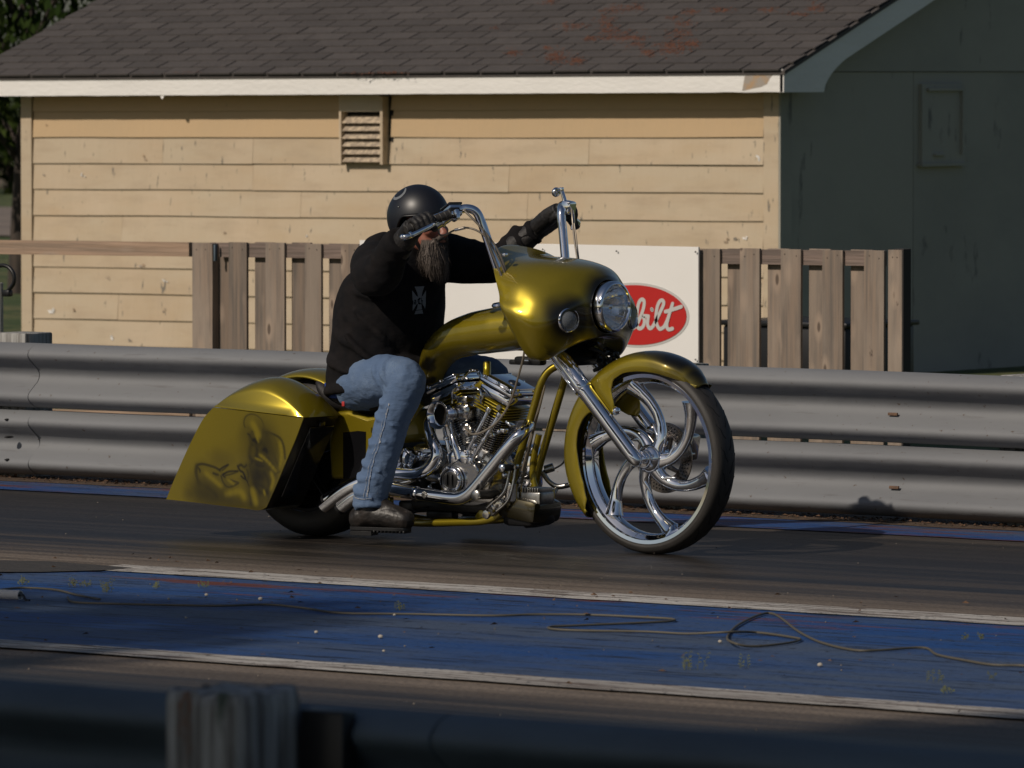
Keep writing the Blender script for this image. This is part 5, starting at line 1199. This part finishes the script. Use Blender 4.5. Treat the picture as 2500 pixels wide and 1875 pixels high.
# the body, one continuous figure under the clothes
bd=MB()
ell(bd,[((-1.50,0,.60),.12,.16),((-1.48,0,.72),.14,.17),((-1.43,0,.90),.16,.18),((-1.39,0,1.05),.15,.19),((-1.36,0,1.17),.11,.17),((-1.33,0,1.23),.07,.09)])
bd.tube([(-1.34,0,1.17),(-1.30,0,1.24),HC+Vector((-.02,0,-.05))],[.06,.057,.055],16,4)
bd.sph(HC+Vector((-.01,0,.025)),.1,28,(.98,.78,1.12)); bd.sph(HC+Vector((.030,0,-.055)),.07,22,(.9,.82,.95))     # skull, jaw
bd.tube([HC+Vector((.082,0,.012)),HC+Vector((.104,0,-.016)),HC+Vector((.116,0,-.034)),HC+Vector((.094,0,-.044))],[.010,.014,.018,.013],12,3)  # nose
for s in (-1,1):
    bd.sph(HC+Vector((.070,s*.042,-.020)),.030,14,(.9,1,.8)); bd.sph(HC+Vector((.105,s*.014,-.038)),.010,10)
    bd.sph(HC+Vector((-.015,s*.082,-.012)),.030,14,(.75,.35,1.15)); bd.sph(HC+Vector((-.010,s*.088,-.030)),.014,10)
    bd.sph(HC+Vector((.080,s*.032,.008)),.014,10)
bd.tube([HC+Vector((.096,-.028,-.066)),HC+Vector((.106,0,-.064)),HC+Vector((.096,.028,-.066))],.008,8,4)
for (a,b,c,f_) in ((SHN,ELN,WRN,-1),(SHF,ELF,WRF,1)):
    bd.tube([a.lerp(Vector((-1.36,0,1.12)),.5),a,b,c-(c-b).normalized()*.02,c+(c-b).normalized()*.02],[.06,.055,.042,.026,.022],16,4)
for (a,b,c) in ((HIPN,KNN,ANN),(HIPF,KNF,ANF)):
    bd.tube([a,a.lerp(b,.5),b,b.lerp(c,.4),c,c-Vector((0,0,.09))],[.09,.08,.055,.05,.035,.036],16,4)
rider=rb(bd).build('person',M['skin'],loc=RO); tag(rider,'bearded man in black hooded sweatshirt, blue jeans and open helmet riding the gold motorcycle','person')
vox(rider,.007,3)
def part(mb,name,m,sm=60): return rb(mb).build(name,m,rider,smooth=sm)
# hooded sweatshirt
hd=MB()
ell(hd,[((-1.448,.0,.625),.195,.220),((-1.450,0,.66),.210,.238),((-1.435,0,.74),.215,.245),((-1.412,0,.86),.217,.250),((-1.395,0,.98),.213,.252),((-1.375,0,1.08),.195,.245),((-1.34,0,1.15),.150,.215),((-1.315,0,1.205),.10,.15),((-1.31,0,1.245),.08,.09)],36,.92)
hd.tube([SHN+Vector((-.05,.09,-.05)),SHN,ELN+Vector((-.05,.03,-.005)),ELN+Vector((.03,-.005,.01)),WRN+Vector((-.035,-.0,-.01))],[.10,.108,.092,.080,.058],22,5)
hd.tube([SHF+Vector((-.07,-.09,-.05)),SHF,ELF+Vector((-.05,-.03,.0)),ELF+Vector((.04,.01,.01)),WRF+Vector((-.07,-.01,-.01))],[.13,.115,.088,.070,.052],22,5)
# sleeve bunching
for (a,b,n_,r0,r1) in ((SHN,ELN,4,.104,.094),(ELN,WRN,4,.090,.062),(SHF,ELF,4,.112,.088),(ELF,WRF,4,.078,.055)):
    for k in range(n_):
        t_=(k+.5)/n_; c=a.lerp(b,t_); r=r0+(r1-r0)*t_; d=(b-a).normalized()
        hd.tube([c-d*.012+Vector((0,0,.003*(k%2))),c+d*.012],[r*.96,r*.97],16,2)
        u=Vector((0,0,1)).cross(d).normalized(); hd.tube([c+Vector((0,0,r*.9)),c+u*(r*.8 if a.y<0 else -r*.8)+d*.03],[.016,.010],8,3)
# hood bunched behind the neck
hd.tube([(-1.40,-.12,1.195),(-1.42,-.06,1.228),(-1.425,0,1.236),(-1.42,.06,1.228),(-1.40,.12,1.195)],[.044,.060,.066,.060,.044],18,5)
hd.tube([(-1.41,-.11,1.18),(-1.33,-.125,1.20),(-1.25,-.09,1.185),(-1.22,0,1.16),(-1.25,.09,1.185),(-1.33,.125,1.215),(-1.43,.11,1.19)],[.045,.04,.032,.03,.032,.04,.045],14,5)
# hem and pouch
for z,r in ((.632,.252),):
    hd.tube([(-1.455+math.cos(R(a))*(.205),math.sin(R(a))*.235,z+.012*math.sin(R(a*3))) for a in range(0,360,30)]+[(-1.25,0,z)],.022,10,3)
hd.tube([(-1.24,-.14,.76),(-1.22,0,.74),(-1.24,.14,.76)],[.03,.05,.03],12,4)
# diagonal folds
fd=random.Random(3)
for (P,r) in ((((-1.50,-.20,1.02),(-1.43,-.245,.95),(-1.33,-.24,.90)),.016),(((-1.52,-.215,.90),(-1.45,-.25,.85),(-1.34,-.25,.80)),.02),(((-1.42,-.22,1.08),(-1.36,-.25,1.05),(-1.28,-.24,1.02)),.02),(((-1.38,-.27,.98),(-1.28,-.22,.88),(-1.235,-.14,.80)),.018),(((-1.58,-.18,.78),(-1.52,-.235,.75),(-1.40,-.26,.71)),.022),(((-1.42,-.275,.88),(-1.34,-.255,.80),(-1.26,-.20,.73)),.02)):
    hd.tube([Vector(q) for q in P],[r*.4,r,r*.3],10,5)
hoodie=part(hd,'hooded_sweatshirt',M['hoodie']); vox(hoodie,.0085,7,[(.11,.014)])
# print on the chest: iron cross with blackletter word
def em(u,v): return Vector((1.45,0,0))+Vector((-1.185+.026*u,-.060+u*.034,1.018+v*.058))
pr_=MB()
def wedge(a0): 
    pts=[]
    for (r,w_) in ((.10,.12),(.45,.2),(.8,.42),(1.0,.62),(1.0,0),(1.0,-.62),(.8,-.42),(.45,-.2),(.10,-.12)):
        u=r*math.cos(a0)-w_*math.sin(a0); v=r*math.sin(a0)+w_*math.cos(a0); pts.append((u,v))
    return pts
def patchgrid(mb,fn_in,u0,u1,v0,v1,n,off):
    for i in range(n):
        for j in range(n):
            u=u0+(u1-u0)*(i+.5)/n; v=v0+(v1-v0)*(j+.5)/n
            if fn_in(u,v):
                du=(u1-u0)/n/2; dv=(v1-v0)/n/2
                mb.add([em(u-du,v-dv)+off,em(u+du,v-dv)+off,em(u+du,v+dv)+off,em(u-du,v+dv)+off],[(0,1,2,3)])
def cross(u,v):
    au,av=abs(u),abs(v)
    return max(au,av)<1 and ((av>au and au<.22+.5*av*av) or (au>=av and av<.22+.5*au*au)) 
LET=[((-.95,-.05),(-.95,-.25)),((-.75,.0),(-.55,.0),(-.52,-.25),(-.78,-.25),(-.78,-.12),(-.52,-.12)),((.05,.12),(-.25,.05),(-.22,-.22),(.08,-.25)),((-.1,.12),(-.1,-.22)),((.22,.15),(.22,-.25)),((.22,-.05),(.42,-.05),(.42,-.25))]
def near_let(u,v):
    for P in LET:
        for a,b in zip(P[:-1],P[1:]):
            dx,dy=b[0]-a[0],b[1]-a[1]; L2=dx*dx+dy*dy; t_=max(0,min(1,((u-a[0])*dx+(v-a[1])*dy)/L2)); 
            if math.hypot(u-a[0]-t_*dx,v-a[1]-t_*dy)<.05: return True
    return False
patchgrid(pr_,lambda u,v: cross(u,v) and not near_let(u,v) and not(.0<abs(v+.72)<.04 and abs(u)<.5),-1,1,-1,1,46,Vector((0,0,0)))
emb=pr_.build('chest_print',M['ink'],rider,smooth=0); sw=emb.modifiers.new('wrap','SHRINKWRAP'); sw.target=hoodie; sw.wrap_method='NEAREST_SURFACEPOINT'; sw.wrap_mode='ABOVE_SURFACE'; sw.offset=.003
# blue shirt tail and waistband
bs=MB(); ell(bs,[((-1.50,0,.60),.185,.19),((-1.50,0,.66),.195,.20)],30); o=part(bs,'shirt_tail',M['blue'])
# jeans
jn=MB()
ell(jn,[((-1.46,0,.55),.16,.15),((-1.455,0,.60),.17,.175),((-1.45,0,.68),.165,.18)],30)
for (a,b,c,s) in ((HIPN,KNN,ANN,-1),(HIPF,KNF,ANF,1)):
    jn.tube([a+Vector((-.04,0,-.02)),a.lerp(b,.35)+Vector((0,s*.01,-.0)),a.lerp(b,.75)+Vector((0,0,.0)),b+Vector((.0,0,-.015)),b.lerp(c,.14)+Vector((.012,0,0)),b.lerp(c,.40)+Vector((-.004,0,0)),b.lerp(c,.75),c+Vector((.0,0,.0)),c+Vector((.004,0,-.035))],[.108,.106,.094,.084,.080,.070,.069,.072,.072],26,5)
    # folds behind the knee, at the hip and stacked at the ankle
    for k,(t_,r) in enumerate(((.10,.010),(.22,.010),(.34,.008),(.55,.008),(.72,.009),(.84,.011),(.94,.012))):
        q=b.lerp(c,t_); jn.tube([q+Vector((-.070,s*.03,.02)),q+Vector((-.03,s*.064,-.005)),q+Vector((.045,s*.058,.012 if k%2 else -.03))],[r*.8,r*1.5,r*.5],8,4)
    for k in range(5):
        q=a.lerp(b,.15+.16*k); jn.tube([q+Vector((-.02,s*.03,.09)),q+Vector((.0,s*.095,.03)),q+Vector((.05,s*.098,-.05))],[.008,.017,.006],8,4)
    jn.tube([c+Vector((math.cos(R(x))*.066,math.sin(R(x))*.066,-.03)) for x in range(0,361,30)],.012,8,2)
jeans=part(jn,'jeans',M['denim']); vox(jeans,.0062,2,[(.09,.014),(.03,.005)])
# outseam, hem stitching, red tab, pocket
def wrapd(mb,name,m,off=.0015):
    o=part(mb,name,m,0); sw=o.modifiers.new('wrap','SHRINKWRAP'); sw.target=jeans; sw.wrap_method='NEAREST_SURFACEPOINT'; sw.wrap_mode='ABOVE_SURFACE'; sw.offset=.0035; return o
def fline(pts,wd,sub=16):
    P=cr(pts,sub); mb=MB(); vs=[];fs=[]
    for i,p in enumerate(P):
        t_=(P[min(i+1,len(P)-1)]-P[max(i-1,0)]).normalized(); q=t_.cross(Vector((.5,-.85,0))).normalized()*wd/2; vs+=[p-q,p+q]
    for i in range(len(P)-1): fs.append((2*i,2*i+1,2*i+3,2*i+2))
    return mb.add(vs,fs)
b0=lambda x,y,yy=-.40:B(x,y,yy)
wrapd(fline([b0(936,985),b0(926,1040),b0(917,1090),b0(905,1130),b0(898,1180),b0(894,1214)],.0045),'side_seam',M['seam'])
wrapd(fline([b0(929,990),b0(919,1040),b0(910,1088),b0(898,1130),b0(891,1180),b0(887,1214)],.0018),'side_seam',M['seam'])
wrapd(fline([b0(858,1213),b0(880,1218),b0(910,1219),b0(938,1213)],.0035),'hem_stitch',M['seam'])
tb=MB(); tb.bbox(B(838,986,-.30),(.014,.004,.020),.001); part(tb,'red_tab',M['red'])
# boots
for (c,s) in ((ANN,-1),(ANF,1)):
    yaw=R(-14)*-s*-1 if s<0 else R(12); rz3=Matrix.Rotation(yaw,3,'Z'); zb=.060 if s<0 else .075
    f=lambda x,y,z:Vector((c.x,c.y,0))+rz3@Vector((x,y,z))
    bt_=MB()
    bt_.tube([f(-.01,0,zb+.18),f(-.008,0,zb+.12),f(.0,0,zb+.07)],[.052,.053,.055],20,4)
    bt_.tube([f(-.055,0,zb+.055),f(0,0,zb+.068),f(.08,0,zb+.062),f(.14,0,zb+.052),f(.185,0,zb+.045)],[.046,.052,.050,.050,.036],20,5,up=(0,0,1))
    bt_.sph(f(.150,0,zb+.050),.050,20,(1.0,.98,.86)); bt_.tube([f(.02,0,zb+.13),f(.07,0,zb+.09),f(.13,0,zb+.065)],[.040,.040,.040],16,4); bt_.sph(f(-.055,0,zb+.05),.045,18,(1,.95,1.1))
    o=part(bt_,'boot',M['boot']); vox(o,.005,3,[(.03,.004)])
    sl_=MB(); prof=[(-.10,0),(-.09,.032),(-.04,.042),(.02,.040),(.08,.046),(.14,.048),(.178,.038),(.194,.018),(.198,0)]
    prof=[(x*.93,y*.86) for x,y in prof]; out=[f(x,y,zb+.004) for x,y in prof]+[f(x,-y,zb+.004) for x,y in reversed(prof[1:-1])]
    sl_.prism(out,(0,0,.014)); hl_=[f(x,y,zb-.018) for x,y in prof[:4]]+[f(x,-y,zb-.018) for x,y in reversed(prof[1:4])]; sl_.prism(hl_,(0,0,.019))
    for k in range(9): sl_.bbox(f(.03+.017*k,0,zb),(.009,.070,.010),.001,rz3)
    o2=part(sl_,'boot_sole',M['dark']); bv=o2.modifiers.new('bevel','BEVEL'); bv.width=.004; bv.segments=2
    la=MB()
    for k in range(6):
        x=.015+.016*k; z=zb+.150-.016*k; la.tube([f(x-.0,s*.045,z-.02),f(x+.028,s*.02,z-.005),f(x+.034,-s*.02,z-.0)],.0028,6,3); la.tube([f(x+.018,s*.04,z-.028),f(x+.030,s*.0,z-.008),f(x+.02,-s*.03,z+.004)],.0028,6,3)
    part(la,'bootlace',M['dark'])
# gloves: gauntlets with five fingers closed round the grips
def glove(A,Bq,wr,el,s):
    g_=(Bq-A).normalized(); ctr=A.lerp(Bq,.66 if s<0 else .22); back=(wr-ctr); back=(back-g_*back.dot(g_)).normalized(); upv=g_.cross(back)
    if upv.z<0: upv=-upv
    mb=MB()
    # palm on the rider's side of the grip, arching over its top
    for k in range(5):
        t_=-.036+.018*k; c=ctr+g_*t_; mb.tube([wr+g_*t_*.55,wr.lerp(c,.5)+back*.012+upv*.012+g_*t_*.2,c+back*.032+upv*.022],[.034,.033,.025],14,3) if s<0 else mb.tube([wr+g_*t_*.6,wr.lerp(c,.5)+back*.012+upv*.010+g_*t_*.4,c+back*.028+upv*.016],[.038,.038,.028],14,3)
    knk=[(-.036,1.0),(-.012,1.06),(.012,1.0),(.034,.88)]
    for i,(t_,ln) in enumerate(knk):
        c=ctr+g_*t_; P=[]; 
        for a in (150,105,60,15,-35,-75):
            ra=R(a); rr=.033 if a>0 else .031
            P.append(c+back*(-math.cos(ra))*rr*ln*1.0+upv*math.sin(ra)*rr*ln)
        mb.tube(P,[.0145,.0140,.0125,.0120,.0115,.0095],12,4)
        mb.sph(P[1],.0155,10); mb.sph(P[3],.0130,10)
    c=ctr+g_*(-.040)   # thumb leaves the side of the palm and closes underneath
    mb.tube([wr.lerp(c,.45)-upv*.010-g_*.014,c+back*.034-upv*.018-g_*.012,c+back*.006-upv*.036-g_*.008,c-back*.018-upv*.030-g_*.002],[.018,.016,.0135,.0105],12,4)
    o=part(mb,'glove',M['leather']); vox(o,.0036,2,[(.016,.0025)])
    d=(el-wr).normalized(); cf=MB(); L_=.15
    cf.tube([wr-d*.02,wr+d*L_],[.041,.062],22,8)
    o=part(cf,'gauntlet_cuff',M['leather']); vox(o,.005,3,[(.04,.004)])
    sn=MB(); sn.sph(wr+d*.12+Vector((.02,-.052,.0)),.0055,10); sn.sph(wr+d*.035+Vector((.02,-.036,.015)),.0045,10); part(sn,'snap',M['steel'])
glove(Vector((-.77,-.36,1.395)),Vector((-.86,-.555,1.325)),WRN+Vector((.03,.005,.015)),ELN,-1)
glove(Vector((-.74,.36,1.395)),Vector((-.83,.555,1.325)),WRF,ELF,1)
# helmet
he=MB(); rs=[]; tiltm=Matrix.Rotation(R(-6),3,'Y')
hc=HC+Vector((-.026,0,.037))
for i in range(22):
    f=i/21; th0=.03+f*(math.pi/2+.35-.03); row=[]
    for k in range(56):
        a=2*math.pi*k/56; ca=math.cos(a)
        tmax=math.pi/2+(-.02+.04*ca if ca>.1 else -.016+.62*(1-sstep(-.55,.1,ca))); th0=.02+f*(tmax-.02)
        rx_,ry_,rz2=.142,.116,.136
        row.append(hc+tiltm@Vector((rx_*math.sin(th0)*ca,ry_*math.sin(th0)*math.sin(a),rz2*math.cos(th0))))
    rs.append(row)
he.rings(rs,caps=False); he.v=[(x+1.45,y,z) for x,y,z in he.v]; me_caps=he
helm=he.build('helmet',mat('satin_black_helmet',(.008,.009,.013),.42,0,.10,crough=.35),rider,smooth=80); s=helm.modifiers.new('solid','SOLIDIFY'); s.thickness=.012; s.offset=-1; s.use_rim=True
edge=MB(); edge.tube(rs[-1]+[rs[-1][0]],.0055,8,2); part(edge,'helmet_trim',M['dark'])
# curved pale emblem on the side of the helmet
emb2=MB()
def hs(a,t_,k=1.012): return hc+tiltm@Vector((.142*k*math.sin(t_)*math.cos(a),.116*k*math.sin(t_)*math.sin(a),.136*k*math.cos(t_)))
C=[]
for i in range(15):
    f=i/14; ang_=R(-60+215*f); C.append((-1.93+.34*math.cos(ang_),.70+.24*math.sin(ang_)))
vs=[];fs=[]
for i,(a,t_) in enumerate(C):
    ww_=.060*math.sin(math.pi*(.12+.8*i/14))+.012; ang_=R(-60+215*i/14); 
    vs+=[hs(a-ww_*math.cos(ang_),t_-ww_*.8*math.sin(ang_)),hs(a+ww_*math.cos(ang_),t_+ww_*.8*math.sin(ang_))]
for i in range(14): fs.append((2*i,2*i+1,2*i+3,2*i+2))
emb2.add(vs,fs); part(emb2,'helmet_emblem',mat('pale_grey_decal',(.16,.17,.18),.4))
rv=MB(); q=hs(R(-95),1.25); rv.sph(q,.004,8); part(rv,'helmet_rivet',M['steel'])
sp_=MB(); sp_.tube([HC+Vector((-.03,-.088,.03)),HC+Vector((.0,-.085,-.03)),HC+Vector((.03,-.05,-.10))],.006,8,4,flat=2.0); part(sp_,'chin_strap',M['dark'])
hr=MB(); hr.sph(HC+Vector((-.045,0,-.01)),.098,24,(.85,.86,.95)); part(hr,'hair',M['dark'])
# wraparound sunglasses
sg_=MB(); rs=[]
for i in range(21):
    a=R(-78+156*i/20); x=.100*math.cos(a)-.0+.004; y=.078*math.sin(a); h_=.020*(1-.35*abs(math.sin(a))**3)
    hmid=1 if abs(math.sin(a))>.12 else .35
    rs.append([HC+Vector((x,y,.010+h_*hmid)),HC+Vector((x+.004,y*1.03,.008)),HC+Vector((x-.004,y,.008-h_*hmid*1.1)),HC+Vector((x-.006,y*.98,.008))])
sg_.rings(rs); part(sg_,'sunglasses',M['shade'],60)
te=MB(); 
for s in (-1,1): te.tube([HC+Vector((.025,s*.079,.012)),HC+Vector((-.02,s*.088,.012)),HC+Vector((-.035,s*.09,.002))],.003,6,3)
part(te,'temple_arm',M['dark'])
# beard: tapering strands over a core
br_=MB(); rs=[]
core=[(HC+Vector((.056,0,-.066)),.042,.055),(HC+Vector((.060,0,-.10)),.036,.050),(HC+Vector((.052,0,-.15)),.028,.040),(HC+Vector((.048,0,-.20)),.016,.026),(HC+Vector((.050,0,-.235)),.005,.008)]
ell(br_,core,20); part(br_,'beard_core',M['beard'])
bm2=MB(); rd=random.Random(2)
for i in range(2600):
    a=rd.uniform(-2.3,2.3); f=rd.random(); st_=core[0][0].lerp(core[1][0],f*1.6)+Vector((math.cos(a)*.046,math.sin(a)*.062,.010))
    if rd.random()<.2: st_=HC+Vector((.094+rd.uniform(-.01,.01),rd.uniform(-.045,.045),-.052))
    L_=rd.uniform(.05,.19)*(1-.35*abs(math.sin(a))); dr=Vector((.05*math.cos(a)+rd.gauss(0,.10),-.12*st_.y+rd.gauss(0,.10),-1)).normalized()
    m1=st_+dr*L_*.5+Vector((rd.gauss(0,.005),rd.gauss(0,.005),0)); m2=st_+dr*L_+Vector((rd.gauss(0,.008)-.015*math.cos(a)*L_/.19,rd.gauss(0,.008)-st_.y*.35,0))
    m2+=Vector((rd.gauss(0,.006),rd.gauss(0,.006),0)); m2.z=max(m2.z,HC.z-.275+abs(m2.y)*.6+rd.random()*.02)
    w_=.0010; n_=Vector((-math.sin(a),math.cos(a),0))*w_
    bm2.add([st_-n_,st_+n_,m1+n_,m1-n_,m2],[(0,1,2,3),(3,2,4)])
o=part(bm2,'beard',M['beard'],0); o['kind']='stuff'
mu=MB(); mu.tube([HC+Vector((.082,-.050,-.075)),HC+Vector((.105,-.02,-.052)),HC+Vector((.110,0,-.050)),HC+Vector((.105,.02,-.052)),HC+Vector((.082,.050,-.075))],[.006,.012,.010,.012,.006],10,4); part(mu,'moustache',M['beard'])
